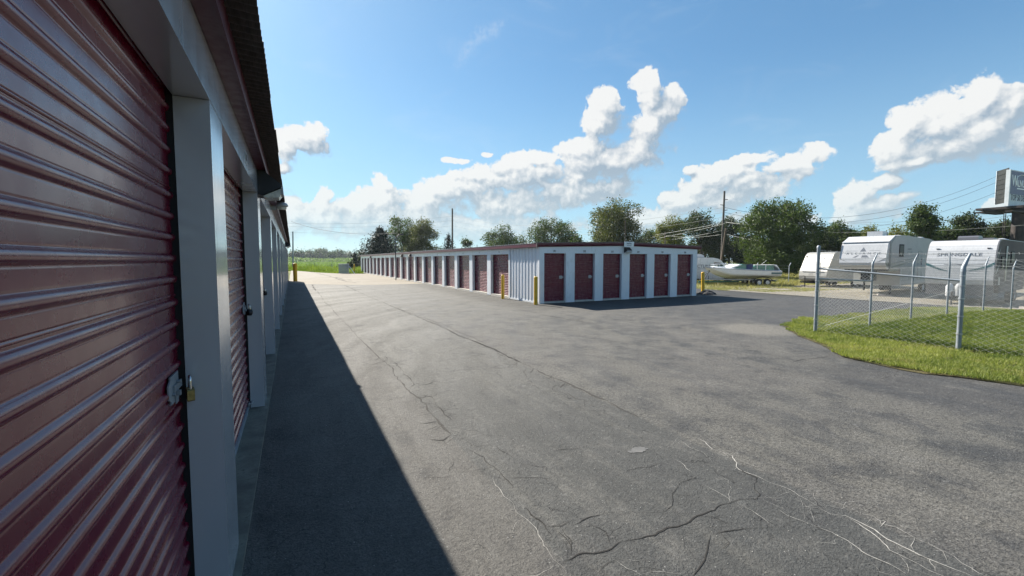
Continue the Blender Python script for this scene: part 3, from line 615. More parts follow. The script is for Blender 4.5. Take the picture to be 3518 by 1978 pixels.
# ------------------------------------------------------------------ storage buildings
def curtain_profile(z0, z1, pitch, phase=0.0, amp=.0145):             # outline of a ribbed roll-up curtain: flat, groove, round rib
    pts = []; z = z0
    while z < z1 - 1e-4:
        for f, n in ((0, 0), (.05, 0), (.40, 0), (.44, 0), (.47, -.002), (.50, 0), (.53, amp * .30), (.58, amp * .72), (.64, amp * .94), (.70, amp), (.76, amp * .94), (.82, amp * .72), (.87, amp * .30), (.90, 0), (.93, -.002), (.96, 0)):
            zz = z + f * pitch
            if zz <= z1: pts.append((n, zz))
        z += pitch
    pts.append((0, z1)); return pts
def curtain_mesh(w, z0, z1, pitch, seam=False):
    pr = curtain_profile(z0 + (.012 if seam else 0), z1, pitch)
    if seam: pr = [(-.002, z0), (.005, z0 + .002), (.005, z0 + .009), (-.003, z0 + .0115)] + pr
    mb = MB(); vs = [(x, n, z) for n, z in pr for x in (0, w)]
    mb.add(vs, [(2 * i, 2 * i + 1, 2 * i + 3, 2 * i + 2) for i in range(len(pr) - 1)], True)
    return mb
def latch_mesh():
    mb = MB(); mb.box((-.02, .012, -.065), (.13, .018, .065)); mb.prism([(.10, -.065), (.17, -.03), (.17, .03), (.10, .065)], .012, .018, 'y')
    mb.box((-.05, .018, -.016), (.10, .026, .016)); mb.box((.055, .026, -.035), (.075, .042, -.012)); mb.tube((.02, .018, .02), (.02, .034, .02), .008); mb.tube((.11, .018, -.02), (.11, .03, -.02), .007)
    mb.box((.02, .02, -.075), (.07, .024, -.02)); return mb.mesh('latch', 'galv_dull')
LATCH = latch_mesh()
def small_latch_mesh():
    mb = MB(); mb.prism([(-.06, -.05), (-.03, -.07), (.07, -.07), (.10, -.04), (.10, .04), (.07, .07), (-.03, .07), (-.06, .05)], .012, .03, 'y'); mb.box((-.10, .03, -.02), (.05, .045, .02)); return mb.mesh('latch', 'rv_lower')
SLATCH = small_latch_mesh()
def lock_thing(loc, rz, s, body, label, cyl=False):
    t = thing('padlock', label, 'padlock', loc, rz)
    sh = MB(); r_ = .011 * s; hgt = .034 * s
    pts = [(-r_, 0, -.01)] + [(-r_, 0, hgt * .6)] + [(-r_ * math.cos(a), 0, hgt * .6 + r_ * 1.1 * math.sin(a)) for a in np.linspace(.3, math.pi - .3, 7)] + [(r_, 0, hgt * .6), (r_, 0, -.01)]
    sh.path(pts, .0032 * s, 8); sh.build('shackle', 'chrome', t)
    b = MB()
    if cyl: b.lathe([(0, -.012 * s), (.022 * s, -.012 * s), (.024 * s, -.008 * s), (.024 * s, .008 * s), (.022 * s, .012 * s), (0, .012 * s)], (0, 0, -.02 * s), 16, 'y')
    else:
        w_, d_, h_ = .019 * s, .008 * s, .031 * s; c_ = .003 * s
        b.prism([(-w_, -c_), (-w_ + c_, 0), (w_ - c_, 0), (w_, -c_), (w_, -h_ + c_), (w_ - c_, -h_), (-w_ + c_, -h_), (-w_, -h_ + c_)], -d_, d_, 'y')
    b.build('lock_body', body, t); return t
def corrugated(w, length, pitch, amp, th=.002, seg=6):               # sheet: ribs across x, running along y
    n = int(round(w / pitch * seg)); vs = []
    for i in range(n + 1):
        x = w * i / n; z = amp * math.sin(2 * math.pi * x / pitch)
        vs += [(x, 0, z), (x, length, z), (x, 0, z - th), (x, length, z - th)]
    mb = MB()
    mb.add(vs, [(4 * i, 4 * i + 4, 4 * i + 5, 4 * i + 1) for i in range(n)] + [(4 * i + 2, 4 * i + 3, 4 * i + 7, 4 * i + 6) for i in range(n)], True)
    mb.add(vs, [(4 * i, 4 * i + 2, 4 * i + 6, 4 * i + 4) for i in range(n)] + [(0, 1, 3, 2), (4 * n, 4 * n + 2, 4 * n + 3, 4 * n + 1)])
    return mb

# --- left building: walls along y, facing +x
XW, XR, XC = -.35, -.50, -.532                                        # wall face, reveal depth, curtain plane
LB = thing('storage_building', 'near storage building on the left with maroon roll-up doors and pale pillars', 'building', (XW, 0, 0))
def lb(mb, name, m, label=None):
    mb.v = [(x - XW, y, z) for x, y, z in mb.v]; return mb.build(name, m, LB, label)
HZ, HT = 2.60, 2.87
Y0B, NB = -8, 12
near = [2.69 + 3.34 * k for k in range(-3, 13)]
for y in near:
    mb = MB(); mb.box((XR, y, .03), (XW, y + .43, HZ)); o = lb(mb, 'pillar', 'grey_white')
for a_, b_ in zip([-8.0] + [y + .215 for y in near], [y + .215 for y in near] + [near[-1] + .44]):
    mb = MB(); mb.box((XR, a_ + .003, HZ + .002), (XW + .002, b_, HT)); lb(mb, 'header_panel', 'grey_white')
mb = MB(); mb.box((XR - .30, -8, -.02), (-.31, near[-1] + .44, .028)); lb(mb, 'slab', 'slab')
mb = MB(); mb.box((-6.4, near[-1] + .41, 0), (XR, near[-1] + .44, HT)); mb.box((-6.4, -8, 0), (-6.36, near[-1] + .4, HT)); lb(mb, 'wall', 'grey_white')
mb = MB(); mb.box((XW + .003, -8, HT + .002), (-.25, near[-1] + .5, HT + .16)); mb.box((-.262, -8, HT - .012), (-.25, near[-1] + .5, HT + .001)); lb(mb, 'eave_trim', 'maroon_trim')
sheet = corrugated(.912, 6.6, .076, .009).mesh('roof_panel', 'roofdark')
for k in range(int((near[-1] + 8.6) / .9)):
    link('roof_panel', sheet, LB, loc=(-.107 - XW + rng.uniform(-.006, .006), -8 + .9 * k, 2.985 + rng.uniform(-.002, .002)), rot=Euler((R(-4), 0, 0)).to_matrix().to_4x4().to_euler() if False else (R(3.2), 0, R(90)))
pw = 2.91; npan = 5; ph = (HZ + .05 - .03) / npan
for k, y in enumerate(near):
    y0 = (near[k - 1] + .43) if k else -8.2; w = y - y0
    fine = k in (3, 4)
    if fine:
        d = MB(); d.box((-.02, -.012, 0), (w + .0, .0, .02)); d.box((-.03, -.02, .0), (-.002, .030, HZ)); d.box((w + .002, -.02, 0), (w + .03, .030, HZ)); d.box((-.03, -.05, -.002), (w + .03, -.045, HZ))
        dr = d.build('door', 'black', LB); dr.location = (XC - XW, y + .0, .03); dr.rotation_euler = (0, 0, R(-90))
        for q in range(npan):
            link('curtain_panel', curtain_mesh(w - .012, q * ph, (q + 1) * ph, (ph - .012) / 5, True).mesh('curtain_panel', 'maroon'), dr, loc=(.006, .0035, .022))
        mb = MB(); mb.box((0, -.01, 0), (w, .022, .022)); mb.box((0, -.008, .0221), (w, .018, .045)); mb.build('bottom_bar', 'galv_dull', dr)
    else:
        dr = link('door', curtain_mesh(w, .03, HZ + .02, .102).mesh('door', 'maroon'), LB, loc=(XC - XW, y, .0), rot=(0, 0, R(-90)))
        mb = MB(); mb.box((-.02, -.03, .03), (.006, .030, HZ)); mb.build('guide', 'black', dr)
    zl = 1.17 if k == 3 else 1.22
    if 3 <= k < 12: link('latch', LATCH, dr, loc=(.10, .0, zl if fine else zl))
    if k == 4: mb = MB(); mb.box((.03, .02, .05), (.12, .028, .09)); mb.tube((.075, .028, .07), (.075, .05, .07), .014); mb.tube((.075, .05, .07), (.0, .055, .075), .008); mb.build('floor_bolt', 'galv', dr)
lock_thing((XC + .060, near[3] - .065, 1.168), R(-75), 1.9, 'brass', 'brass padlock with steel shackle on the latch of the nearest maroon door')
lock_thing((XC + .06, near[4] - .06, 1.225), R(-60), 1.7, 'dark_metal', 'dark round padlock on the second maroon door of the left building', cyl=True)
lock_thing((XC + .06, near[5] - .06, 1.225), R(-60), 1.7, 'dark_metal', 'small dark padlock on the third door of the left building', cyl=True)
for y, s_ in ((4.62, '118'), (7.9, '119'), (11.3, '120')):
    mb = MB(); mb.box((XW + .002, y - .085, 2.665), (XW + .005, y + .085, 2.765)); pl = lb(mb, 'number_plate', 'grey_plastic')
    link('numerals', text_mesh('numerals', s_, .10, 'letter_num', .0008), pl, loc=(.0062, y, 2.715), rot=(R(90), 0, R(90)))
def wall_pack(loc, rz, label, s=1.0):
    t = thing('wall_light', label, 'wall light', loc, rz, None)      # local +y is outward
    w = .17 * s; hb = MB(); hb.prism([(0, -.02 * s), (.0, .27 * s), (.06 * s, .27 * s), (.25 * s, .12 * s), (.25 * s, .085 * s), (.05 * s, -.02 * s)], -w, w, 'x'); hb.build('housing', 'dark_metal', t)
    l = MB(); l.prism([(.055 * s, -.03 * s), (.26 * s, .075 * s), (.262 * s, .02 * s), (.22 * s, -.04 * s), (.08 * s, -.05 * s)], -w * .93, w * .93, 'x'); l.build('lens', 'lens', t)
    f = MB(); f.box((-w * 1.02, .252 * s, .0), (w * 1.02, .268 * s, .085 * s)); f.build('rim', 'grey_plastic', t); return t
wall_pack((XW + .003, 6.22, 2.60), R(-90), 'dark wedge shaped wall light under the eave of the left building')
t = thing('wall_light', 'grey dome yard light on a short arm beyond the wedge wall light', 'wall light', (XW, 9.9, 2.86))
MB().box((.003, -.05, -.07), (.08, .05, .07)).build('ballast_box', 'grey_plastic', t)
MB().tube((.14, 0, .03), (.17, 0, .05), .022).build('arm', 'galv_dull', t)
MB().lathe([(0, .09), (.05, .09), (.10, .07), (.118, .03), (.118, .01), (.08, -.005), (0, -.005)], (.185, 0, 0), 18).build('dome', 'grey_plastic', t)
MB().lathe([(.09, -.006), (.085, -.05), (0, -.06)], (.185, 0, 0), 16).build('lens', 'lens', t)
wall_pack((XW + .003, 29.5, 2.62), R(-90), 'dark wedge shaped wall light far along the left building')

# --- right building
RA = R(.3)
RBX, RBY, WX = 9.113, 15.70, 9.27
SP = 2.53; S0 = 2.86; ND = 19; OP = 2.07
LEN = S0 + SP * ND
RB = thing('storage_building', 'long white storage building with maroon doors in the middle of the yard', 'building', (RBX, RBY, 0), RA)
ZT = 2.37; PK = .09
DH = 2.09
wdoor = curtain_mesh(OP - .03, .10, DH + .02, .083).mesh('door', 'maroon'); wdoor_lo = curtain_mesh(OP - .03, .10, DH + .02, .166, ).mesh('door', 'maroon')
rec = .19
for k in range(ND):
    s0 = S0 + SP * k; s1 = s0 + OP
    MB().box((0, s1, .02), (rec, s0 + SP, DH)).build('pillar', 'white', RB)
    MB().box((0, s0 - .2 + .003 if k else s0 - .05, DH + .002), (rec, s0 + SP - .2, ZT)).build('header_panel', 'white', RB)
    d = link('door', wdoor, RB, loc=(rec - .01, s0 + .02, 0), rot=(0, 0, R(90)))
    MB().box((-.02, -.02, .02), (.0, .04, DH)).box((OP - .03, -.02, .02), (OP - .02, .04, DH)).build('guide', 'black', d)
    link('latch', SLATCH, d, loc=(.14, 0, 1.1))
    MB().box((.004, s0 + .003, .0), (rec + .02, s1 - .003, .10)).build('sill', 'concrete_base', RB)
    if k < 9: link('numerals', text_mesh('numerals', str(8 + k), .13, 'letter_num', .001), RB, loc=(-.003, s0 + OP / 2, 2.21), rot=(R(90), 0, R(-90)))
MB().box((0, S0 + SP * ND - .2, DH), (rec, LEN, ZT)).build('header_panel', 'white', RB)
MB().box((0.02, S0 - .16, .02), (rec, S0, ZT)).box((-.006, S0 - .14, .02), (.02, S0 - .0, DH)).build('corner_trim', 'white', RB)
# ribbed wall sheets between the corner and the first door
def rib_sheet(w, z0, z1):
    pr = []; x = 0; p = w / 3
    for j in range(3):
        b = x + j * p
        pr += [(b, 0), (b + .03, 0), (b + .045, -.028), (b + .075, -.028), (b + .09, 0)] + [(b + .15, 0), (b + .155, -.004), (b + .17, -.004), (b + .175, 0), (b + .225, 0), (b + .23, -.004), (b + .245, -.004), (b + .25, 0)]
    pr.append((w, 0)); vs = [(n, a, z) for a, n in pr for z in (z0, z1)]
    return MB().add(vs, [(2 * i, 2 * i + 1, 2 * i + 3, 2 * i + 2) for i in range(len(pr) - 1)])
sh = rib_sheet(.87, .07, ZT).mesh('wall_panel', 'white')
for k in range(3): link('wall_panel', sh, RB, loc=(.03, .07 + .87 * k, 0))
MB().box((-.0, .05, .0), (.05, S0 - .14, .068)).build('base_trim', 'white', RB)
MB().box((-.004, -.004, .0), (.0, .07, ZT)).box((-.004, -.004, 0), (.10, -.0, ZT)).build('corner_trim', 'white', RB)
# end wall, six small doors
def topz(x): return ZT + PK * (1 - abs(x - WX / 2) / (WX / 2))
def end_piece(x0, x1, z0, name='wall_panel', z1=None, m='white'):
    xs = sorted({x0, x1} | ({WX / 2} if x0 < WX / 2 < x1 else set()))
    poly = [(x0, z0), (x1, z0)] + [(x, z1 if z1 else topz(x)) for x in reversed(xs)]
    return MB().prism(poly, 0, .15, 'y').build(name, m, RB)
dx0 = [.235 + 1.534 * k for k in range(6)]; DW = 1.07
edoor = curtain_mesh(DW + .02, .07, 2.11, .080).mesh('door', 'maroon')
numm = ['201', '202', '203', '204', '205', '206']
prev = .0
for k, x in enumerate(dx0):
    end_piece(prev + (.002 if k else 0), x, .0, 'pillar', 2.098)
    prev = x + DW
    d = link('door', edoor, RB, loc=(x + DW + .01, .152, 0), rot=(0, 0, R(180)))
    MB().box((0, -.02, .0), (.012, .03, 2.09)).build('guide', 'galv_dull', d); link('latch', SLATCH, d, loc=(.16, 0, 1.08))
    MB().box((x + .003, .004, .0), (x + DW - .003, .17, .068)).build('sill', 'concrete_base', RB)
    link('numerals', text_mesh('numerals', numm[k], .115, 'letter_num', .001, xs=.85, bold=.002), RB, loc=(x + DW * .5 - .03, -.006, 2.19), rot=(R(90), 0, 0))
end_piece(prev + .002, WX, 0, 'pillar', 2.098)
cuts = [0] + [v for x in dx0 for v in (x - .01, x + DW + .03)][1:] + [WX]
for a_, b_ in zip(cuts, cuts[1:]): end_piece(a_ + (.0025 if a_ else 0), b_, 2.10, 'header_panel')
MB().box((WX - .06, -.004, 0), (WX + .004, 0, ZT)).build('corner_trim', 'white', RB)
MB().box((WX - .02, .15, 0), (WX, LEN, ZT)).box((.2, LEN - .02, 0), (WX, LEN, ZT)).build('wall', 'white', RB)
# roof: two shallow slopes of sheets, maroon fascia
OW, OS = .18, .09
def rz_(x): return 2.515 + .115 * (1 - abs(x - WX / 2) / (WX / 2 + OW))
slope_a = math.atan(.115 / (WX / 2 + OW)); rl = math.hypot(WX / 2 + OW, .115)
rs = corrugated(.92, rl, .23, .010).mesh('roof_panel', 'rooflight')
for k in range(int((LEN + .2) / .91)):
    link('roof_panel', rs, RB, loc=(-OW, -OS + .91 * (k + 1), 2.512), rot=(slope_a, 0, R(-90)))
    link('roof_panel', rs, RB, loc=(WX + OW, -OS + .91 * k, 2.512), rot=(slope_a, 0, R(90)))
f = MB()
for xa, xb in ((-OW, WX / 2), (WX / 2, WX + OW)):
    za_, zb_ = rz_(xa), rz_(xb)
    f.add([(xa, -OS - .02, za_), (xb, -OS - .02, zb_), (xb, -OS - .02, zb_ - .08), (xa, -OS - .02, za_ - .08), (xa, -OS + .03, za_ - .16), (xb, -OS + .03, zb_ - .16), (xa, -.002, za_ - .17), (xb, -.002, zb_ - .17), (xa, .05, za_), (xb, .05, zb_)],
          [(0, 3, 2, 1), (3, 4, 5, 2), (4, 6, 7, 5), (0, 1, 9, 8)])
f.build('gable_fascia', 'maroon_trim', RB)
f = MB()
for xa, xb in ((-OW - .01, WX / 2), (WX / 2, WX + OW + .01)):
    za_, zb_ = rz_(xa) + .001, rz_(xb) + .001
    f.add([(xa, -OS - .024, za_ - .012), (xb, -OS - .024, zb_ - .012), (xb, -OS - .024, zb_ + .014), (xa, -OS - .024, za_ + .014), (xa, .08, za_ + .014), (xb, .08, zb_ + .014)], [(0, 1, 2, 3), (3, 2, 5, 4)])
f.build('roof_edge', 'rv_tan', RB)
MB().box((-OW + .012, -OS - .021, 2.355), (-OW + .03, LEN + .05, 2.50)).box((-OW + .03, -OS, 2.355), (-.001, LEN + .05, 2.37)).build('eave_fascia', 'maroon_trim', RB)
MB().box((WX + OW - .03, -OS - .021, 2.355), (WX + OW - .012, LEN + .05, 2.50)).build('eave_fascia', 'maroon_trim', RB)
MB().box((-OW - .006, -OS - .026, 2.35), (-OW + .011, -OS + .03, 2.53)).build('fascia_cap', 'rv_tan', RB)
# sign and light on the gable
def rbw(x, y, z): c, s_ = math.cos(RA), math.sin(RA); return (RBX + c * x - s_ * y, RBY + s_ * x + c * y, z)
t = thing('sign', 'small white company sign over the gable light', 'sign', rbw(4.66, -.14, 2.40), RA)
MB().prism([(-.29, .015), (-.265, .25), (.29, .25), (.30, .24), (.27, .0), (-.30, .0)], 0, .02, 'y').build('sign_board', 'pvc', t)
link('lettering', text_mesh('lettering', 'Starlite', .10, 'letter_dark', .001, bold=.003), t, loc=(.0, -.003, .165), rot=(R(90), 0, 0))
MB().box((-.12, -.004, .06), (.13, -.001, .08)).build('print_line', 'letter_grey', t)
wall_pack(rbw(4.63, -.0, 2.17), R(180) + RA, 'dark wall light under the small white sign on the end wall', .85)
for s_, lb_ in ((21.5, 'dark wall light on the long side of the white building, nearest of the three'), (24.6, 'dark wall light on the long side of the white building, middle one'), (42, 'dark wall light at the far end of the white building')):
    wall_pack(rbw(-.0, s_, 2.12), R(90) + RA, lb_, .8)

# ------------------------------------------------------------------ bollards
def bollard(p, h, r_, label, square=False, tilt=0):
    t = thing('bollard', label, 'bollard', p, 0, 'yellow bollards guarding the buildings')
    if square: MB().prism([(-r_, -r_), (r_, -r_), (r_, r_), (-r_, r_)], -.02, h - .05, 'z').build('post', 'yellow', t)
    else: MB().lathe([(r_, -.02), (r_, h - .04)], n=20).build('post', 'yellow', t)
    MB().lathe([(r_, h - .04), (r_ * .93, h - .02), (r_ * .6, h - .003), (0, h)], n=20).build('cap', 'yellow', t)
    t.rotation_euler = (0, tilt, 0); return t
bollard((8.77, 18.50, 0), 1.13, .075, 'yellow bollard in front of the first long-side door')
bollard((8.79, 15.42, 0), 1.15, .078, 'yellow bollard at the near corner of the white building')
bollard((19.72, 16.45, 0.02), 1.16, .085, 'yellow bollard with black asphalt mound at its foot, beyond the right corner', tilt=R(-2))
bollard((.17, 41.9, 0), 1.56, .16, 'fat yellow bollard at the far end of the left building')
bollard((7.9, 66.5, 0), 1.3, .09, 'small yellow bollard far off beyond the white building')
mm = MB(); n = 22
for j, (rr_, hh_) in enumerate(((1, 0), (.8, .10), (.45, .17), (.0, .19))):
    pass
rings = [(1, -.01), (.85, .07), (.6, .13), (.3, .16), (.001, .17)]; vs = []
for rr_, hh_ in rings:
    for i in range(n):
        a = 2 * math.pi * i / n; kk = 1 + .18 * math.sin(3 * a + 1) + .08 * math.sin(7 * a); vs.append((rr_ * .62 * kk * math.cos(a), rr_ * .40 * kk * math.sin(a), hh_ * (1 + .2 * math.sin(5 * a)) + rng.normal(0, .006)))
mm.add(vs, [(i * n + k, i * n + (k + 1) % n, (i + 1) * n + (k + 1) % n, (i + 1) * n + k) for i in range(4) for k in range(n)])
o = mm.build('asphalt_mound', 'mound'); o.location = (19.75, 16.2, 0); tag(o, 'black lumpy asphalt mound around the foot of the right bollard', 'mound')

# ------------------------------------------------------------------ chain link fence
FZ = lambda x: zg(x) + .03
FE = thing('chain_link_fence', 'galvanised chain link fence with barbed wire arms round the grass island', 'fence', (11.555, 6.283, 0))
fo = Vector((11.555, 6.283, 0))
def fb(mb, name, m, label=None): mb.v = [tuple(Vector(p) - fo) for p in mb.v]; return mb.build(name, m, FE, label)
pA = Vector((11.555, 6.283, 0)); pB = Vector((11.783, 3.737, 0)); pS = Vector((12.15, -3.2, 0))
back = [Vector((13.714, 6.109, 0)), Vector((16.19, 6.20, 0)), Vector((18.945, 6.337, 0)), Vector((22.219, 6.462, 0)), Vector((24.9, 6.48, 0)), Vector((27.8, 6.55, 0)), Vector((30.6, 6.6, 0))]
def post(p, h, r_, arm=None, big=False):
    z0 = FZ(p.x) - .05; mb = MB(); top = Vector((p.x, p.y, z0 + h + .05)); mb.tube((p.x, p.y, z0), top, r_, n=12)
    if not arm: mb.lathe([(r_ * 1.12, -.01), (r_ * 1.1, .03), (r_ * .6, .055), (0, .06)], tuple(top), 12)
    po = fb(mb, 'post', 'galv_dull')
    if arm:
        a = MB(); q = top + Vector(arm); a.path([top - Vector((0, 0, .06)), top + Vector((0, 0, .03)), q], [r_ * 1.15, r_ * 1.0, r_ * .55], 8); fb(a, 'barbed_wire_arm', 'galv_dull')
        return [top + Vector(arm) * k_ + Vector((0, 0, .03)) for k_ in (.15, .55, .95)]
    return [top - Vector((0, 0, d_)) for d_ in (.48, .26, .06)]
tips = [post(pA, 2.08, .038)]
armv = (.17, -.05, .27)
for i, p in enumerate(back): tips.append(post(p, 1.66 if i != 2 else 1.60, .026, (.22, .0, .30) if i != 2 else (.02, .02, .42)))
tb = post(pB, 1.60, .040, (.20, -.02, .30)); ts = post(pS, 1.6, .032, (.2, 0, .3))
def barb(pts_a, pts_b):
    mb = MB()
    for a, b in zip(pts_a, pts_b):
        n = max(2, int((b - a).length / .13)); pts = []
        for i in range(n + 1):
            t = i / n; p = a.lerp(b, t); p.z -= .05 * 4 * t * (1 - t); pts.append(p)
            if 0 < i < n:
                for s_ in (-1, 1): mb.tube(p + Vector((.01, .01, .022 * s_)), p - Vector((.012, .01 * s_, .018 * s_)), .0022, n=3, cap=False)
        mb.path(pts, .0028, 4)
    return fb(mb, 'barbed_wire', 'wire')
for a, b in zip(tips, tips[1:]): barb(a, b)
barb(tips[0], tb); barb(tb, ts)
fb(MB().tube(pA + Vector((0, 0, 1.60)), pB + Vector((0, 0, 1.40)), .021, n=12), 'top_rail', 'galv_dull')
fb(MB().tube(pA + Vector((0, 0, 1.35)), back[0] + Vector((0, 0, 1.25)), .020, n=10), 'brace_rail', 'galv_dull')
fb(MB().tube(pA + Vector((0, 0, .12)), pB + Vector((0, -.0, 1.25)), .0042, n=6), 'truss_rod', 'wire')
fb(MB().tube(pA + Vector((0.07, -.02, .1)), pA + Vector((.07, -.02, 1.75)), .006, n=6), 'tension_bar', 'wire')
mb = MB()
for z in (.35, .7, 1.05, 1.3, 1.5): mb.lathe([(.047, -.012), (.047, .012)], (pA.x, pA.y, z), 12); mb.lathe([(.051, -.012), (.051, .012)], (pB.x, pB.y, z), 12)
fb(mb, 'tension_bands', 'galv')
def mesh_panel(a, b, ha, hb, cell=.075):
    L_ = (b - a).length; d = (b - a) / L_; nn = int(L_ / cell); nz = int(max(ha, hb) / (cell / 2 * 1.15)); nrm = Vector((-d.y, d.x, 0))
    V = []; F = []
    for i in range(nn):
        base = len(V); m_ = 0
        for j in range(nz + 1):
            sg_ = 1 if (i + j) % 2 else -1; t = (i + .5 + .25 * sg_ * 1.02) * cell
            z = j * (cell / 2 * 1.15); htop = ha + (hb - ha) * t / L_
            if z > htop: break
            off = .003 * sg_
            p = a + d * (t + cell * .25 * sg_) + nrm * off; zb = FZ(p.x) + .02
            r_ = .0031
            for q in range(3):
                an = 2.09 * q; V.append((p.x + d.x * 0 + nrm.x * r_ * math.cos(an), p.y + nrm.y * r_ * math.cos(an), zb + z) if False else (p.x + nrm.x * r_ * math.cos(an) + d.x * r_ * math.sin(an), p.y + nrm.y * r_ * math.cos(an) + d.y * r_ * math.sin(an), zb + z))
            m_ += 1
        for j in range(m_ - 1):
            for q in range(3): F.append((base + j * 3 + q, base + j * 3 + (q + 1) % 3, base + (j + 1) * 3 + (q + 1) % 3, base + (j + 1) * 3 + q))
    V = np.array(V) - np.array(fo); o = link('chain_mesh', foreach_mesh('chain_mesh', V, F, 'wire'), FE); o['kind'] = 'stuff'; return o
mesh_panel(pA, pB, 1.58, 1.38); mesh_panel(pB, pS, 1.58, 1.58)
prev_ = pA
for p in back: mesh_panel(prev_, p, 1.62, 1.62); prev_ = p
for hgt_ in (1.63,):
    prev_ = pB; mb = MB(); mb.tube(pB + Vector((0, 0, 1.6)), pS + Vector((0, 0, 1.62)), .004, n=4)
    for a, b in zip([pA] + back, back): mb.tube(a + Vector((0, 0, 1.64 + zg(a.x))), b + Vector((0, 0, 1.64 + zg(b.x))), .004, n=4)
    fb(mb, 'tension_wire', 'wire')

# ------------------------------------------------------------------ trailers, van, boat
def side_text(body, size, m, loc, rot, parent, name='lettering', **kw):
    return link(name, text_mesh(name, body, size, m, .0008, **kw), parent, loc=loc, rot=rot)
def wheel(parent, c, r_=.36, w=.22, side=1, rim='wheel'):
    t = MB().lathe([(r_ * .55, -w / 2), (r_ * .92, -w / 2), (r_, -w * .3), (r_, w * .3), (r_ * .92, w / 2), (r_ * .55, w / 2)], (0, 0, 0), 24, 'x').build('wheel', 'tire', parent)
    t.location = c
    MB().lathe([(0, side * w * .30), (r_ * .2, side * w * .34), (r_ * .24, side * w * .22), (r_ * .5, side * w * .30), (r_ * .57, side * w * .46), (r_ * .60, side * w * .46)], (0, 0, 0), 20, 'x').build('rim', rim, t)
    return t
def rframe(mb, x, y0, y1, z0, z1, t=.02, s=1):                       # rounded outline proud of a side wall at x
    for a, b in (((y0, z0), (y1, z0 + t)), ((y0, z1 - t), (y1, z1)), ((y0, z0 + t), (y0 + t, z1 - t)), ((y1 - t, z0 + t), (y1, z1 - t))):
        mb.box((min(x, x + s * .012), a[0], a[1]), (max(x, x + s * .012), b[0], b[1]))
# fifth-wheel trailer
AX = Vector((math.sin(R(83.5)), math.cos(R(83.5)))); AZ = math.atan2(-AX.x, AX.y)
ga = zg(33.6)
FWH = thing('fifth_wheel_trailer', 'tall silver and white fifth-wheel trailer with dark triangle logo on its nose', 'trailer', (33.05, 15.35, ga), AZ)
hw = 1.27
body = [(.62, 3.52), (1.45, 3.86), (4.2, 3.93), (8.2, 3.86), (11.6, 3.55), (11.6, .62), (2.55, .62), (2.55, 1.72), (.62, 1.72)]
MB().prism(body, -hw, hw, 'x').build('body', 'rv_silver', FWH)
cap = [(.0, 2.15), (.05, 2.45), (.34, 3.32), (.42, 3.44), (.619, 3.515), (.619, 1.73), (.30, 1.74), (.05, 1.98)]
MB().prism(cap, -hw + .03, hw - .03, 'x').build('front_cap', 'rv_white', FWH)
MB().prism([(.40, 3.47), (.62, 3.53), (1.45, 3.87), (4.2, 3.94), (4.2, 3.965), (1.43, 3.90), (.60, 3.56), (.36, 3.49)], -hw + .01, hw - .01, 'x').build('roof_cap', 'rv_white', FWH)
# graphics on the nose: the panel tilts from (.05,2.45) to (.34,3.32)
tilt = math.atan2(.29, .87)
def nose(z, out=.006):
    k = (z - 2.45) / .87; return .05 + .29 * k - out
def nosepoly(pts, name, m, o=.001, lift=0):
    vs = [(x, nose(z, o), z) for x, z in pts] + [(x, nose(z, o + .001), z) for x, z in pts]; n_ = len(pts)
    return MB().add(vs, [tuple(range(n_, 2 * n_))] + [(i, (i + 1) % n_, n_ + (i + 1) % n_, n_ + i) for i in range(n_)]).build(name, m, FWH)
nosepoly([(-.17, 2.87), (.17, 2.87), (0, 3.16)], 'logo_mark', 'rv_mid')
nosepoly([(-.05, 2.48), (.36, 2.48), (.24, 2.625), (-.02, 2.625)], 'logo_mark', 'rv_mid'); nosepoly([(-.52, 2.48), (-.34, 2.48), (-.18, 2.625), (-.28, 2.625)], 'logo_mark', 'rv_mid')
nosepoly([(.9, 2.95), (.3, 2.92), (.3, 2.905), (.9, 2.93)], 'pinstripe', 'rv_mid'); nosepoly([(-.95, 2.93), (-.28, 2.92), (-.28, 2.905), (-.95, 2.91)], 'pinstripe', 'rv_mid'); nosepoly([(.42, 2.60), (.9, 2.575), (.9, 2.55), (.44, 2.56)], 'pinstripe', 'rv_mid')
lt = side_text('ALLIANCE', .19, 'letter_grey', (.02, nose(2.74, .0025), 2.74), (R(90) - tilt, 0, 0), FWH, spacing=2.15, xs=1.12, bold=.004)
MB().prism([(.045, 2.12), (.055, 2.155), (.62, 2.155), (.62, 1.90), (.28, 1.92)], -hw + .02, hw - .02, 'x').build('chin', 'rv_grey', FWH)
for s_ in (-1, 1):
    m_ = MB(); m_.add([(s_ * hw * .995, -.012 + .02, 2.46), (s_ * hw * .995, .03, 2.40), (s_ * .52, .02, 1.99), (s_ * .50, .0, 2.04), (s_ * (hw - .02), .30, 3.36), (s_ * (hw + .0), .33, 3.34)], [(0, 1, 2, 3), (0, 1, 5, 4)] if s_ > 0 else [(3, 2, 1, 0), (4, 5, 1, 0)]); m_.build('cap_trim', 'rv_white', FWH)
MB().box((-.52, .03, 2.0), (.52, .05, 2.05)).build('cap_trim', 'rv_white', FWH)
MB().prism([(.62, 1.74), (.62, 3.50), (1.40, 3.84), (1.52, 3.84), (.82, 3.36), (.80, 1.74)], hw + .001, hw + .012, 'x').build('side_swoosh', 'rv_grey', FWH)
MB().prism([(.62, 1.60), (.85, 1.73), (2.54, 1.73), (2.54, 1.60)], -hw + .05, hw - .05, 'x').build('pin_box_floor', 'rv_mid', FWH)
m_ = MB(); m_.box((-.25, .75, .95), (.25, 1.9, 1.60)); m_.tube((-.55, 2.3, .25), (-.55, 2.3, 1.0), .06); m_.tube((.75, 2.75, .02), (.75, 2.75, .8), .06); m_.box((.6, 2.6, -.0), (.9, 2.9, .03)); m_.build('landing_gear', 'dark_metal', FWH)
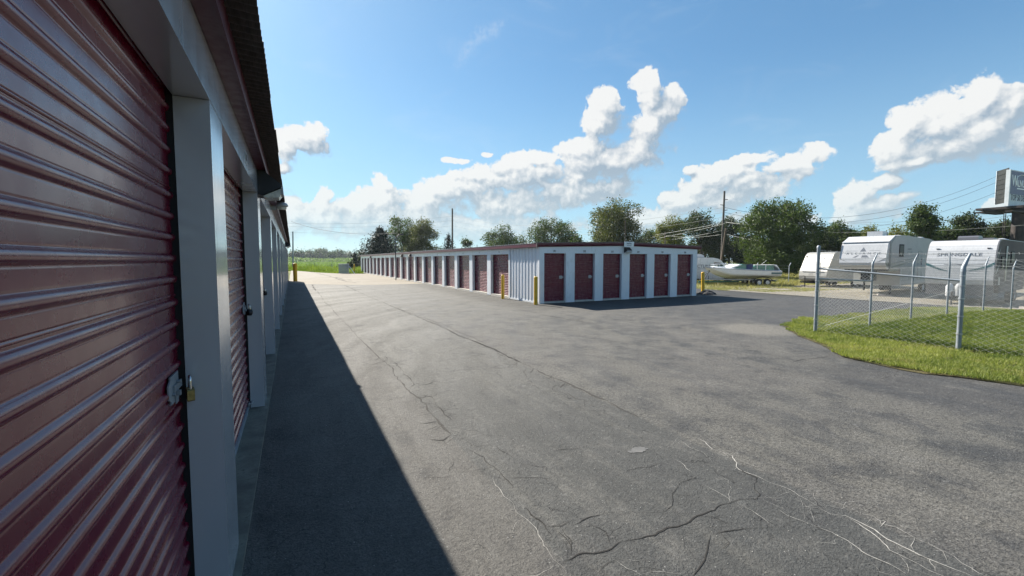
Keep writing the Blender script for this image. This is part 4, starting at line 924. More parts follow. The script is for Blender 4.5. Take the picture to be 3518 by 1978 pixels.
wf = MB().box((hw + .0, 2.2, 2.55), (hw + .02, 3.05, 3.35)).build('window', 'black', FWH); MB().box((hw + .021, 2.28, 2.63), (hw + .026, 2.97, 3.27)).build('pane', 'tint', wf)
wf = MB().box((hw, 8.7, 2.3), (hw + .02, 9.8, 3.0)).build('window', 'black', FWH); MB().box((hw + .021, 8.76, 2.36), (hw + .026, 9.74, 2.94)).build('pane', 'tint', wf)
side_text('AVENUE', .17, 'letter_grey', (hw + .004, 4.2, 3.05), (R(90), 0, R(90)), FWH, spacing=1.3)
MB().prism([(3.7, 2.80), (4.75, 2.80), (4.70, 2.93), (3.85, 2.93)], hw + .001, hw + .006, 'x').build('logo_mark', 'rv_mid', FWH)
for a_, b_, m1 in (([(.8, 1.75), (5.4, 2.30), (5.4, 2.36), (.8, 1.88)], 0, 'rv_mid'), ([(.8, 2.02), (5.0, 2.42), (5.0, 2.45), (.8, 2.08)], 0, 'rv_grey'), ([(2.55, .62), (11.6, .62), (11.6, .72), (2.55, .72)], 0, 'rv_grey')):
    MB().prism(a_, hw + .001, hw + .005, 'x').build('side_stripe', m1, FWH)
m_ = MB()
for y0_, y1_, z0_, z1_ in ((2.7, 4.3, .95, 1.55), (4.55, 4.95, .95, 1.55), (5.1, 5.9, 1.0, 1.5), (6.1, 6.9, 1.0, 1.5)): rframe(m_, hw, y0_, y1_, z0_, z1_)
m_.build('hatch_seals', 'rv_grey', FWH)
m_ = MB(); rframe(m_, hw, 6.0, 6.75, .95, 2.95, .025); m_.box((hw, 6.65, 2.0), (hw + .05, 6.70, 2.4)); m_.build('entry_door', 'rv_mid', FWH)
MB().prism([(2.6, 1.74), (2.9, 1.74), (2.9, .62), (2.6, .62)], hw + .001, hw + .01, 'x').build('side_panel', 'rv_lower', FWH)
for y_ in (7.6, 8.5): wheel(FWH, (hw - .14, y_, .38), .38)
for y_ in (7.6, 8.5): wheel(FWH, (-hw + .14, y_, .38), .38, side=-1)
m_ = MB(); m_.box((-.42, 2.0, 3.93), (.42, 2.75, 4.24)); m_.build('air_conditioner', 'rv_white', FWH); MB().box((-.40, 2.76, 3.95), (.40, 2.95, 4.22)).build('air_conditioner_grille', 'black', FWH)
for y_ in (5.2, 6.5, 9.8): MB().lathe([(.32, 3.93), (.30, 4.03), (.18, 4.10), (0, 4.12)], (.3, y_, -.03), 14).build('roof_vent', 'rv_white', FWH)
# travel trailer with ribbed siding
def lapped(prof, step=.105, amp=.006):
    out = []
    for (y0_, z0_), (y1_, z1_) in zip(prof, prof[1:]):
        L_ = math.hypot(y1_ - y0_, z1_ - z0_); n_ = max(1, int(L_ / step)); ny, nz_ = -(z1_ - z0_) / L_, (y1_ - y0_) / L_
        for i in range(n_):
            a = i / n_; out.append((y0_ + (y1_ - y0_) * a, z0_ + (z1_ - z0_) * a)); b = (i + .62) / n_; out.append((y0_ + (y1_ - y0_) * b + ny * amp * .8, z0_ + (z1_ - z0_) * b + nz_ * amp * .8)); b = (i + .9) / n_; out.append((y0_ + (y1_ - y0_) * b + ny * amp, z0_ + (z1_ - z0_) * b + nz_ * amp))
    out.append(prof[-1]); return out
gs = zg(30)
TR = thing('travel_trailer', 'travel trailer with white ribbed nose, taupe sides and dark swoosh stripes', 'trailer', (29.55, 9.55, gs), R(-83))
hs = 1.22
fp = [(.10, 1.05), (.0, 1.30), (.02, 1.9), (.10, 2.3), (.26, 2.75), (.42, 3.0), (.60, 3.16), (.85, 3.24)]
MB().prism(lapped(fp) + [(1.2, 3.27), (1.2, 1.05)], -hs, hs, 'x').build('nose_panel', 'rv_white', TR)
side = MB(); nlap = 24
MB().prism([(.12, 1.05), (.02, 1.30), (.04, 1.9), (.12, 2.3), (.28, 2.75), (.44, 2.99), (.62, 3.145), (.87, 3.225), (7.6, 3.26), (7.6, .62), (1.2, .62), (1.2, 1.05)], -hs - .018, -hs - .001, 'x').build('left_wall', 'rv_tan', TR)
def yfront(z): return float(np.interp(z, [p[1] for p in fp], [p[0] for p in fp])) + .03
for i in range(nlap):
    z0_ = .62 + i * .108; z1_ = z0_ + .108; ya = 1.2 if z0_ < 1.04 else yfront(z0_ + .05)
    side.add([(hs + .022, ya, z0_), (hs + .022, 7.6, z0_), (hs + .006, 7.6, z1_), (hs + .006, ya, z1_)], [(0, 1, 2, 3)]); side.add([(hs + .006, ya, z0_), (hs + .006, 7.6, z0_), (hs + .022, 7.6, z0_), (hs + .022, ya, z0_)], [(0, 1, 2, 3)])
side.build('right_siding', 'rv_tan', TR)
MB().box((-hs, 1.2, .62), (hs, 7.6, 3.25)).build('body', 'rv_tan', TR)
em = MB()
for (a, b), (c_, d_) in zip(fp, fp[1:]): em.add([(hs - .02, a - .015, b), (hs + .03, a - .015, b), (hs + .03, c_ - .015, d_), (hs - .02, c_ - .015, d_), (hs + .03, a + .03, b), (hs + .03, c_ + .03, d_)], [(0, 1, 2, 3), (1, 4, 5, 2)])
em.build('edge_moulding', 'rv_grey', TR)
MB().box((-hs, .85, 3.245), (hs + .03, 7.6, 3.275)).build('roof', 'rv_grey', TR)
MB().box((-hs + .02, .14, .50), (hs - .02, .18, 1.06)).box((-hs + .02, .18, .50), (hs - .02, 1.2, .55)).build('front_skirt', 'rv_grey', TR)
t_ = math.atan2(.16, .45)
ll = side_text('SPRINGDALE', .235, 'letter_grey', (-.05, .1685, 2.52), (R(90) - t_, 0, 0), TR, xs=1.15, spacing=1.05, bold=.004)
for x_ in (-.85, .95): MB().box((x_ - .06, .26, 2.80), (x_ + .06, .30, 2.85)).build('marker_light', 'rv_grey', TR)
def ny(z): return float(np.interp(z, [p[1] for p in fp], [p[0] for p in fp])) - .012
def swoop(pts, name, m, k=0):
    vs = []
    for x, z, hh_ in pts: vs += [(x, ny(z - hh_ / 2) - k, z - hh_ / 2), (x, ny(z + hh_ / 2) - k, z + hh_ / 2)]
    return MB().add(vs, [(2 * i, 2 * i + 2, 2 * i + 3, 2 * i + 1) for i in range(len(pts) - 1)]).build(name, m, TR)
swoop([(-hs, 2.06, .13), (-.95, 1.92, .12), (-.65, 1.78, .07), (-.35, 1.70, .01)], 'swoosh', 'teal'); swoop([(hs, 2.10, .13), (.95, 1.93, .11), (.60, 1.80, .07), (.25, 1.73, .01)], 'swoosh', 'teal')
swoop([(-.55, 2.04, .02), (-.1, 2.04, .02), (.05, 2.02, .045), (.2, 2.04, .02), (.85, 2.05, .02)], 'pinstripe', 'rv_grey', .003)
for pts in ([(.12, 2.1), (.55, 2.62), (.98, 2.92), (.55, 2.50)], [(.10, 1.60), (.62, 1.98), (.60, 1.86), (.2, 1.58)]):
    MB().prism(pts, hs + .024, hs + .03, 'x').build('swoosh', 'rv_grey' if pts[0][1] > 2 else 'rv_white', TR)
def wnd(y0_, y1_, z0_, z1_):
    w_ = MB(); w_.box((hs + .02, y0_, z0_), (hs + .045, y1_, z1_)); w_ = w_.build('window', 'black', TR); MB().box((hs + .046, y0_ + .04, z0_ + .04), (hs + .050, y1_ - .04, z1_ - .04)).build('pane', 'tint', w_)
wnd(1.15, 1.65, 1.75, 2.45); wnd(2.55, 2.98, 1.85, 2.5); wnd(3.4, 4.2, 2.1, 2.7)
m_ = MB(); m_.box((hs + .02, 2.05, 1.2), (hs + .05, 2.42, 2.95)); m_.build('door', 'rv_grey', TR)
MB().box((hs + .022, .75, 1.05), (hs + .04, 1.05, 1.42)).build('hatch', 'rv_white', TR)
m_ = MB(); m_.prism([(-.06, .42), (.06, .42), (.06, .52), (-.06, .52)], -1.25, .3, 'y'); m_.build('tongue', 'dark_metal', TR); MB().lathe([(.15, .5), (.155, .55), (.155, .95), (.10, 1.05), (.05, 1.12), (0, 1.12)], (-.16, -.55, 0), 16).build('gas_bottle', 'rv_white', TR); MB().lathe([(.15, .5), (.155, .55), (.155, .95), (.10, 1.05), (.05, 1.12), (0, 1.12)], (.16, -.55, 0), 16).build('gas_bottle', 'grey_plastic', TR)
MB().tube((0, -.95, .03), (0, -.95, .75), .035).build('tongue_jack', 'dark_metal', TR)
for y_ in (4.4, 5.3): wheel(TR, (hs - .1, y_, .35), .35)
for y_ in (4.4, 5.3): wheel(TR, (-hs + .1, y_, .35), .35, side=-1)
MB().prism([(1.5, 3.27), (1.55, 3.42), (1.7, 3.5), (2.3, 3.5), (2.45, 3.42), (2.5, 3.27)], -.4, .35, 'x').build('air_conditioner', 'rv_grey', TR); MB().prism([(3.3, 3.27), (3.4, 3.43), (4.2, 3.43), (4.3, 3.27)], .1, .6, 'x').build('roof_vent', 'rv_grey', TR); MB().lathe([(.3, 3.27), (.28, 3.38), (.1, 3.44), (0, 3.45)], (.6, 5.2, 0), 14).build('roof_vent', 'rv_white', TR)
# white rounded travel trailer behind
gt = zg(40)
WT = thing('travel_trailer', 'plain white travel trailer with slanted rounded nose beyond the tall trailer', 'trailer', (40.35, 22.35, gt), R(-97))
hb = 1.22
MB().prism([(.30, .48), (.02, .62), (-.05, .95), (.03, 1.35), (.45, 2.2), (.76, 2.78), (.95, 2.95), (1.3, 3.02), (6.8, 3.02), (6.8, .5)], -hb, hb, 'x', smooth=False).build('body', 'rv_shaded', WT)
m_ = MB(); m_.box((-.95, -.03, 1.32), (.95, .03, 1.35)); m_.build('belt_line', 'rv_mid', WT)
m_ = MB()
for a, b in (((-.85, .245, 2.05), (.85, .25, 2.07)), ((-.4, -.06, 1.08), (.0, -.05, 1.10)), ((-.4, -.03, 1.22), (0, -.02, 1.24)), ((-.9, -.05, .78), (.9, -.03, .79))): m_.box(a, b)
m_.build('panel_seams', 'rv_lower', WT)
MB().box((-1.1, .72, 2.62), (-1.02, .60, 2.68)).build('marker_light', 'black', WT)
m_ = MB(); m_.box((-.06, -1.2, .40), (.06, .3, .5)); m_.tube((0, -.9, .02), (0, -.9, .95), .035); m_.tube((0, -.9, .95), (-.14, -.9, 1.0), .014); m_.box((-.1, -1.35, .40), (.1, -1.15, .52)); m_.build('tongue', 'dark_metal', WT)
m_ = MB(); m_.box((-.9, .15, .30), (.9, .25, .48)); m_.build('frame', 'dark_metal', WT)
for y_ in (3.6, 4.4): wheel(WT, (hb - .1, y_, .34), .34); wheel(WT, (-hb + .1, y_, .34), .34, side=-1)
for p, lab in (((40.0, 22.9), 'low pale concrete block under the tongue of the plain white trailer'), ((33.6, 14.4), 'concrete block with reddish board under the tall trailer'), ((28.3, 6.9), 'concrete block by the grass near the ribbed trailer')):
    mb_ = MB(); mb_.box((-.2, -.1, 0), (.2, .1, .14)); mb_.box((-.45, .12, 0), (.5, .20, .06)); o = mb_.build('concrete_block', 'block'); o.location = (p[0], p[1], zg(p[0]) + .02); o.rotation_euler = (0, 0, rng.uniform(0, 3)); tag(o, lab, 'block')
# van: side faces the camera, nose to the right; local +y = nose
VZ = math.atan2(-RT.x, RT.y) + R(6)
vp = gnd(2500, 974); gv = zg(vp.x)
VAN = thing('van', 'white high-roof van with dark lettering on its side behind the boat', 'van', (vp.x + .3 + RT.x * 1.25, vp.y + 1.2 + RT.y * 1.25, gv), VZ)
vs_ = [(0.0, .55), (-.12, 1.0), (-.35, 1.28), (-1.0, 1.50), (-1.75, 2.28), (-2.05, 2.46), (-2.6, 2.56), (-5.9, 2.60), (-6.0, 2.5), (-6.05, .50), (-5.0, .42), (-.1, .42)]
MB().prism([(a, b) for a, b in vs_], -.96, .96, 'x').build('body', 'rv_white', VAN)
MB().prism([(-1.08, 1.55), (-1.72, 2.22), (-1.78, 2.22), (-1.14, 1.52)], -.9, .9, 'x').build('windshield_edge', 'black', VAN)
MB().prism([(-.98, 1.515), (-1.72, 2.27), (-1.71, 2.28), (-.96, 1.53)], -.86, .86, 'x').build('windshield', 'glass', VAN)
for s_ in (-1, 1):
    w_ = MB().prism([(-1.35, 1.52), (-1.85, 2.08), (-2.5, 2.12), (-2.5, 1.50)], .961 * s_, .966 * s_, 'x').build('side_window', 'glass', VAN)
m_ = MB()
for a, b in (((-5.95, 1.42), (-.9, 1.435)), ((-5.95, 1.12), (-.6, 1.13)), ((-2.62, .5), (-2.605, 2.3)), ((-3.95, .5), (-3.935, 2.45))): m_.box((.961, a[0], a[1]), (.966, b[0], b[1])); m_.box((-.966, a[0], a[1]), (-.961, b[0], b[1]))
m_.build('panel_seams', 'rv_mid', VAN)
MB().box((-.97, -6.0, .36), (.97, -.1, .50)).build('sill', 'dark_metal', VAN)
for y_ in (-1.0, -4.85):
    for s_ in (-1, 1):
        a_ = MB().lathe([(0, .955 * s_), (.44, .955 * s_), (.44, .968 * s_), (0, .968 * s_)], (0, y_, .40), 20, 'x').build('wheel_arch', 'black', VAN); wheel(VAN, (.88 * s_, y_, .36), .36, .2, side=s_)
side_text('CTLINE', .46, 'letter_dark', (.970, -3.5, 1.70), (R(90), 0, R(90)), VAN, bold=.004)
MB().box((.966, -4.2, 1.46), (.969, -3.0, 1.49)).build('pinstripe', 'letter_grey', VAN)
MB().prism([(-1.98 - .22, 1.98), (-2.05 - .22, 2.12), (-1.94 - .22, 2.06)], .967, .972, 'x').build('logo_mark', 'letter_dark', VAN)
MB().prism([(-3.2, 2.60), (-3.25, 2.78), (-3.5, 2.90), (-4.1, 2.92), (-4.15, 2.60)], -.38, .38, 'x').build('air_conditioner', 'rv_white', VAN)
MB().prism([(-4.3, 2.60), (-4.35, 2.95), (-4.7, 3.06), (-5.1, 2.98), (-5.25, 2.60)], -.3, .3, 'x').build('roof_vent', 'rv_white', VAN)
MB().box((.4, -4.3, 2.62), (.5, -5.4, 2.72)).build('roof_box', 'dark_metal', VAN)
# boat on tandem trailer; local +y = bow (points left in the photo)
bp_ = gnd(2611, 980); gb = zg(bp_.x)
BZ = math.atan2(RT.x, -RT.y) + R(4)
bx = Vector((bp_.x, bp_.y, gb)) - RT * 0.45
BT = thing('boat_trailer', 'tandem axle boat trailer with green frame under the motorboat', 'trailer', bx, BZ)
m_ = MB(); 
for s_ in (-1, 1): m_.path([(s_ * .75, -1.6, .52), (s_ * .75, 3.0, .56), (0 + s_ * .05, 4.9, .56)], .05, 4)
m_.build('frame', 'galv', BT)
MB().box((-.8, -1.45, .38), (.8, -1.35, .5)).build('crossbeam', 'green_frame', BT); MB().box((-.8, 1.6, .43), (.8, 1.7, .5)).build('crossbeam', 'green_frame', BT); MB().box((-.06, 1.6, .30), (.06, 5.4, .42)).build('drawbar', 'green_frame', BT)
m_ = MB(); m_.path([(0, 4.85, .5), (0, 4.55, 1.1), (0, 4.35, 1.35)], .035, 6); m_.path([(0, 5.3, .5), (0, 4.6, 1.15)], .03, 6); m_.box((-.12, 4.25, 1.30), (.12, 4.5, 1.50)); m_.tube((.0, 4.5, .02), (.0, 4.45, .9), .03); m_.build('winch_stand', 'dark_metal', BT)
for y_ in (-.44, .34):
    for s_ in (-1, 1): wheel(BT, (s_ * 1.02, y_, .33), .33, .2, side=s_)
for s_ in (-1, 1):
    m_ = MB(); pr_ = [(1.06 * math.cos(a) * .9 - .05, .33 + .50 * math.sin(a)) for a in np.linspace(.15, math.pi - .15, 14)]
    m_.path([(s_ * 1.02, y_, z_) for y_, z_ in pr_], .035, 4); m_.build('fender', 'dark_metal', BT)
MB().lathe([(.12, -.03), (.16, -.03), (.16, .03), (.12, .03)], (0.1, 5.15, .22), 14, 'x').build('jockey_wheel', 'tire', BT)
BO = thing('motorboat', 'white motorboat with green canvas windows on the tandem trailer', 'boat', bx + Vector((0, 0, .55)), BZ)
ys = np.linspace(-1.75, 4.75, 25)
secs = []
for y_ in ys:
    t = (y_ + 1.75) / 6.5; wb = 1.15 * (1 - max(0, (t - .55) / .45) ** 2.2 * .93); zt = .80 + .32 * t ** 1.6; keel = .08 + max(0, (t - .62) / .38) ** 2.0 * .86; ch = keel + .25 + .10 * t + max(0, (t - .75) / .25) * .0
    ch = min(ch, zt - .06); secs.append((y_, wb, zt, keel, ch))
nst = len(secs)
def loft(fn, closed=False):
    V = []; 
    for s_ in secs: V += fn(s_)
    k_ = len(fn(secs[0])); F = [(i * k_ + j, (i + 1) * k_ + j, (i + 1) * k_ + j + 1, i * k_ + j + 1) for i in range(nst - 1) for j in range(k_ - 1)]; return V, F
V, F = loft(lambda s: [(-s[1] * 1.0, s[0], s[2]), (-s[1] * .96, s[0], s[4] + .12), (-s[1] * .86, s[0], s[4])]); hm = MB().add(V, F)
V, F = loft(lambda s: [(s[1] * .86, s[0], s[4]), (s[1] * .96, s[0], s[4] + .12), (s[1] * 1.0, s[0], s[2])]); hm.add(V, F)
s0_ = secs[0]; hm.add([(-s0_[1], s0_[0], s0_[2]), (-s0_[1] * .86, s0_[0], s0_[4]), (0, s0_[0], s0_[3]), (s0_[1] * .86, s0_[0], s0_[4]), (s0_[1], s0_[0], s0_[2])], [(0, 1, 2, 3, 4)])
hm.build('hull', 'boat_hull', BO)
V, F = loft(lambda s: [(-s[1] * .86, s[0], s[4]), (-s[1] * .45, s[0], s[3] + .10), (0, s[0], s[3]), (s[1] * .45, s[0], s[3] + .10), (s[1] * .86, s[0], s[4])]); MB().add(V, F).build('bottom', 'boat_low', BO)
V, F = loft(lambda s: [(-s[1], s[0], s[2]), (-s[1] * .8, s[0], s[2] + .07), (s[1] * .8, s[0], s[2] + .07), (s[1], s[0], s[2])]); MB().add(V, F).build('deck', 'boat_hull', BO)
V, F = loft(lambda s: [(-s[1] - .012, s[0], s[2] - .03), (-s[1] - .012, s[0], s[2] + .02)]); V2, F2 = loft(lambda s: [(s[1] + .012, s[0], s[2] + .02), (s[1] + .012, s[0], s[2] - .03)]); MB().add(V, F).add(V2, F2).build('rub_rail', 'boat_trim', BO)
MB().prism([(-1.2, .86), (-1.05, 1.32), (.6, 1.30), (1.15, .92)], -.88, .88, 'x').build('canvas_cabin', 'boat_glass', BO)
MB().prism([(-1.65, .85), (-1.5, 1.08), (-1.05, 1.36), (-1.15, 1.37), (-1.35, 1.35), (-1.62, 1.0)], -.93, .93, 'x').box((-.9, -1.3, 1.32), (.9, .65, 1.35)).build('roof_frame', 'boat_hull', BO)
m_ = MB()
for y_ in (-.35, .45):
    for s_ in (-1, 1): m_.box((s_ * .90 - .01, y_ - .03, .88), (s_ * .90 + .01, y_ + .03, 1.32))
m_.build('canvas_battens', 'boat_hull', BO)
m_ = MB(); m_.prism([(1.2, .92), (1.35, 1.40), (1.75, 1.42), (2.7, 1.0), (2.5, .95)], -.80, .80, 'x'); m_.build('windscreen', 'boat_glass', BO)
m_ = MB(); m_.prism([(1.85, 1.35), (2.0, 1.40), (2.9, 1.08), (2.75, 1.02)], -.84, .84, 'x'); m_.prism([(2.9, 1.0), (3.2, 1.22), (3.75, 1.24), (4.3, 1.14), (4.4, 1.02)], -.4, .4, 'x'); m_.build('foredeck', 'boat_hull', BO)
m_ = MB(); m_.path([(-.5, 2.2, 1.1), (-.55, 2.6, 1.45), (-.35, 3.6, 1.42), (0, 4.3, 1.36), (.35, 3.6, 1.42), (.55, 2.6, 1.45), (.5, 2.2, 1.1)], .018, 6)
for p in ((-.45, 3.2), (.45, 3.2), (0, 4.3)): m_.tube((p[0], p[1], 1.0), (p[0], p[1], 1.42), .014)
m_.build('bow_rail', 'chrome', BO)
MB().box((s0_[1] * .99 + .0, -1.75, .50), (s0_[1] * 1.0 + .012, -.75, .66)).box((-s0_[1] - .012, -1.75, .52), (-s0_[1] * .99, -.75, .68)).build('name_panel', 'teal', BO)
for p, q in (((.55, 1.9, 1.3), (.52, 2.0, 1.75)), ((.5, -.9, 1.4), (.35, -1.25, 1.75))): MB().tube(p, q, .012).build('antenna', 'boat_hull', BO)
m_ = MB(); vs2 = []
for i in range(7):
    for j in range(6):
        vs2.append((-.80 - .14 * math.sin(i / 6 * 3) - .03 * rng.random(), .75 + i * .11 + .03 * rng.random(), 1.44 - j * .11 - abs(i - 3) * .03))
m_.add(vs2, [(i * 6 + j, i * 6 + j + 1, (i + 1) * 6 + j + 1, (i + 1) * 6 + j) for i in range(6) for j in range(5)], True); o = m_.build('cloth', 'cloth_blue'); 
o.matrix_world = Matrix.Translation(bx + Vector((0, 0, .55))) @ Matrix.Rotation(BZ, 4, 'Z') @ Matrix.Scale(-1, 4, (1, 0, 0)) if False else Matrix.Translation(bx + Vector((0, 0, .55))) @ Matrix.Rotation(BZ, 4, 'Z')
tag(o, 'crumpled blue-grey cloth hanging over the side of the boat windscreen', 'cloth')

# ------------------------------------------------------------------ billboard
def billboard():
    c = at(3505, 700, 80); base = Vector((c.x, c.y, -.5)); t = thing('billboard', 'tall roadside billboard on a thick brown steel column above the ribbed trailer', 'billboard', base)
    def B_(mb, n_, m, par=t): mb.v = [tuple(Vector(p) - base) for p in mb.v]; return mb.build(n_, m, par)
    tl = at(3474, 581, 79); bl = at(3461, 707, 79); zt_, zb_ = tl.z, bl.z; d = (RT * .92 + Vector((FW.x, FW.y, 0)).normalized() * .40).normalized(); nrm = Vector((d.y, -d.x, 0))
    if nrm.dot(Vector((c.x, c.y, 0))) > 0: nrm = -nrm
    Lw = 14.6; o_ = Vector((bl.x, bl.y, 0))
    def q(a, n_, z): p = o_ + d * a + nrm * n_; return (p.x, p.y, z)
    def slab_(mb, a0, a1, n0_, n1_, z0_, z1_): return mb.box((a0, n0_, z0_), (a1, n1_, z1_), T=lambda a, n_, z: q(a, n_, z))
    hh_ = zt_ - zb_
    B_(slab_(slab_(MB(), .22, Lw, -.05, .02, zb_ + .0, zt_), 0, .22, -.3, .06, zb_, zt_), 'frame', 'bill_frame')
    B_(slab_(MB(), .28, Lw - .3, .021, .05, zb_ + hh_ * .34, zt_ - .12), 'blue_print', 'bill_blue'); B_(slab_(MB(), .28, Lw - .3, .021, .045, zb_ + .1, zb_ + hh_ * .335), 'white_print', 'bill_frame')
    ang = math.atan2(d.y, d.x)
    for s_, sz, m, a, zz, xs in (('W', 1.75, 'letter_white', .55, .70, .8), ('ALNUT', 1.15, 'letter_white', 1.55, .64, .8), ('TOP 50 DEALER', 1.0, 'letter_dark', .55, .24, .75)):
        p = q(a, .06, zb_ + hh_ * zz); link('lettering', text_mesh('lettering', s_, sz, m, .01, 'LEFT', xs=xs, bold=.02), t, loc=Vector(p) - base, rot=(R(90), 0, ang))
    B_(slab_(MB(), 2.0, 6.2, .051, .056, zb_ + hh_ * .49, zb_ + hh_ * .52), 'print_line', 'letter_white')
    m_ = MB(); arc = [Vector(q(3.2 + 1.6 * math.cos(a), .07, zb_ + hh_ * .72 + .75 * math.sin(a))) for a in np.linspace(.3, math.pi - .2, 12)]; m_.path(arc, .04, 4); B_(m_, 'logo_arc', 'letter_white')
    # second face of the V, seen from behind
    l1, l0 = at(3428, 587, 84), at(3466, 588, 82); e = (Vector((l1.x, l1.y, 0)) - Vector((l0.x, l0.y, 0))); e = e * 1.0; zt2, zb2 = at(3430, 587, 84).z, at(3430, 702, 84).z
    n2 = Vector((-e.y, e.x, 0)).normalized()
    def q2(a, n_, z): p = Vector((l0.x, l0.y, 0)) + e * a + n2 * n_; return (p.x, p.y, z)
    B_(MB().box((0, -.03, zb2), (.97, .03, zt2), T=q2), 'back_panel', 'bill_back'); B_(MB().box((.971, -.12, zb2), (1.0, .12, zt2), T=q2), 'frame', 'bill_frame')
    m_ = MB()
    for k_ in range(1, 7): zz = zb2 + (zt2 - zb2) * k_ / 7; m_.box((0, -.07, zz - .05), (.97, -.031, zz + .05), T=q2).box((0, .031, zz - .05), (.97, .07, zz + .05), T=q2)
    B_(m_, 'stringers', 'bill_back')
    B_(MB().tube((c.x, c.y, -.5), (c.x, c.y, zb_ - .35), .62, n=24), 'column', 'bill_steel')
    B_(MB().box((-3.2, -1.6, zb_ - .55), (4.5, -1.0, zb_ - .30), T=q).box((-4.6, -1.1, zb_ - .95), (.4, -.4, zb_ - .82), T=q).box((-3.6, 1.0, zb_ - .95), (8, 1.6, zb_ - .82), T=q).box((.2, -2.2, zb_ - .3), (6, 1.2, zb_ - .02), T=q), 'catwalk', 'bill_steel')
    B_(MB().tube(q(-.1, -.2, .0 + zb_ - 3.6), q(-.1, -.2, zb_ - .8), .04).tube(q(.35, -.2, zb_ - 3.6), q(.35, -.2, zb_ - .8), .04).tube(q(2.2, .8, 2), q(2.2, .8, zb_ - .8), .04), 'ladder', 'bill_steel')
billboard()

# ------------------------------------------------------------------ poles and wires
def pole(u, vtop, dist, r0, r1, m, label, vbot=None, ub=None, name='utility_pole', bits=()):
    top = at(u, vtop, dist); b = at(ub if ub else u, 900, dist); zb_ = zg(b.x) - .1
    o = thing(name, label, 'pole', (b.x, b.y, zb_)); bs = Vector((b.x, b.y, zb_)); top2 = Vector((top.x, top.y, top.z)) - bs
    MB().tube((0, 0, 0), top2, r0, r1, n=10).build('shaft', m, o)
    for frac, side_, L_ in bits:
        p = top2 * frac; MB().tube(p, p + RT * side_ * L_ + Vector((0, 0, .05)), .05, .04, n=6).build('insulator_arm', 'dark_metal', o)
    return top
pole(2489, 656, 66, .17, .12, 'steel_pole', 'tall dark power pole standing behind the van', ub=2478, bits=((.90, 1, .5), (.84, -1, .5), (.78, 1, .5), (.5, 1, .35)))
pole(2494, 783, 62, .13, .10, 'wood_pole', 'leaning brown wood pole beside the tall power pole', ub=2471)
pole(1554, 716, 120, .28, .20, 'steel_pole', 'tall plain steel pole rising behind the small spruce', bits=())
pole(2066, 722, 78, .08, .06, 'galv_dull', 'thin grey pole in front of the big round tree, left of two', name='thin_pole')
pole(2148, 755, 72, .09, .07, 'wood_pole', 'short pole in front of the big round tree, right of two', name='thin_pole')
pole(2285, 797, 78, .11, .09, 'wood_pole', 'pale short pole before the yellow-green tree', name='thin_pole')
pole(1006, 795, 95, .16, .11, 'galv_dull', 'thin grey pole at the far end of the left building', name='thin_pole')
pole(1639, 840, 160, .14, .1, 'wood_pole', 'tiny far pole left of the round tree', name='thin_pole')
p = gnd(1366, 962)
o = thing('lamp_pole', 'thin dark lamp pole with curved top in the lane before the long building', 'pole', (p.x - .15, p.y, 0)); dd_ = math.hypot(p.x, p.y); zt_ = at(1364, 808, dd_).z
MB().path([(0, 0, 0), (0, 0, zt_ - .5), (.15, .05, zt_ - .1), (.5, .1, zt_ + .15)], .045, 8).build('shaft', 'dark_metal', o); MB().box((.35, 0, zt_ + .05), (.75, .2, zt_ + .16)).build('lamp_head', 'dark_metal', o)
def wire(a, b, sag, r_, m, label):
    n = 24; pts = []
    for i in range(n + 1):
        t = i / n; p = a.lerp(b, t); p.z -= sag * 4 * t * (1 - t); pts.append(p)
    o = MB().path(pts, r_, 4).build('power_line', m); return tag(o, label, 'power line', 'overhead power lines')
W_ = [((985,752,100),(1554,800*0+0+790,120),None)]
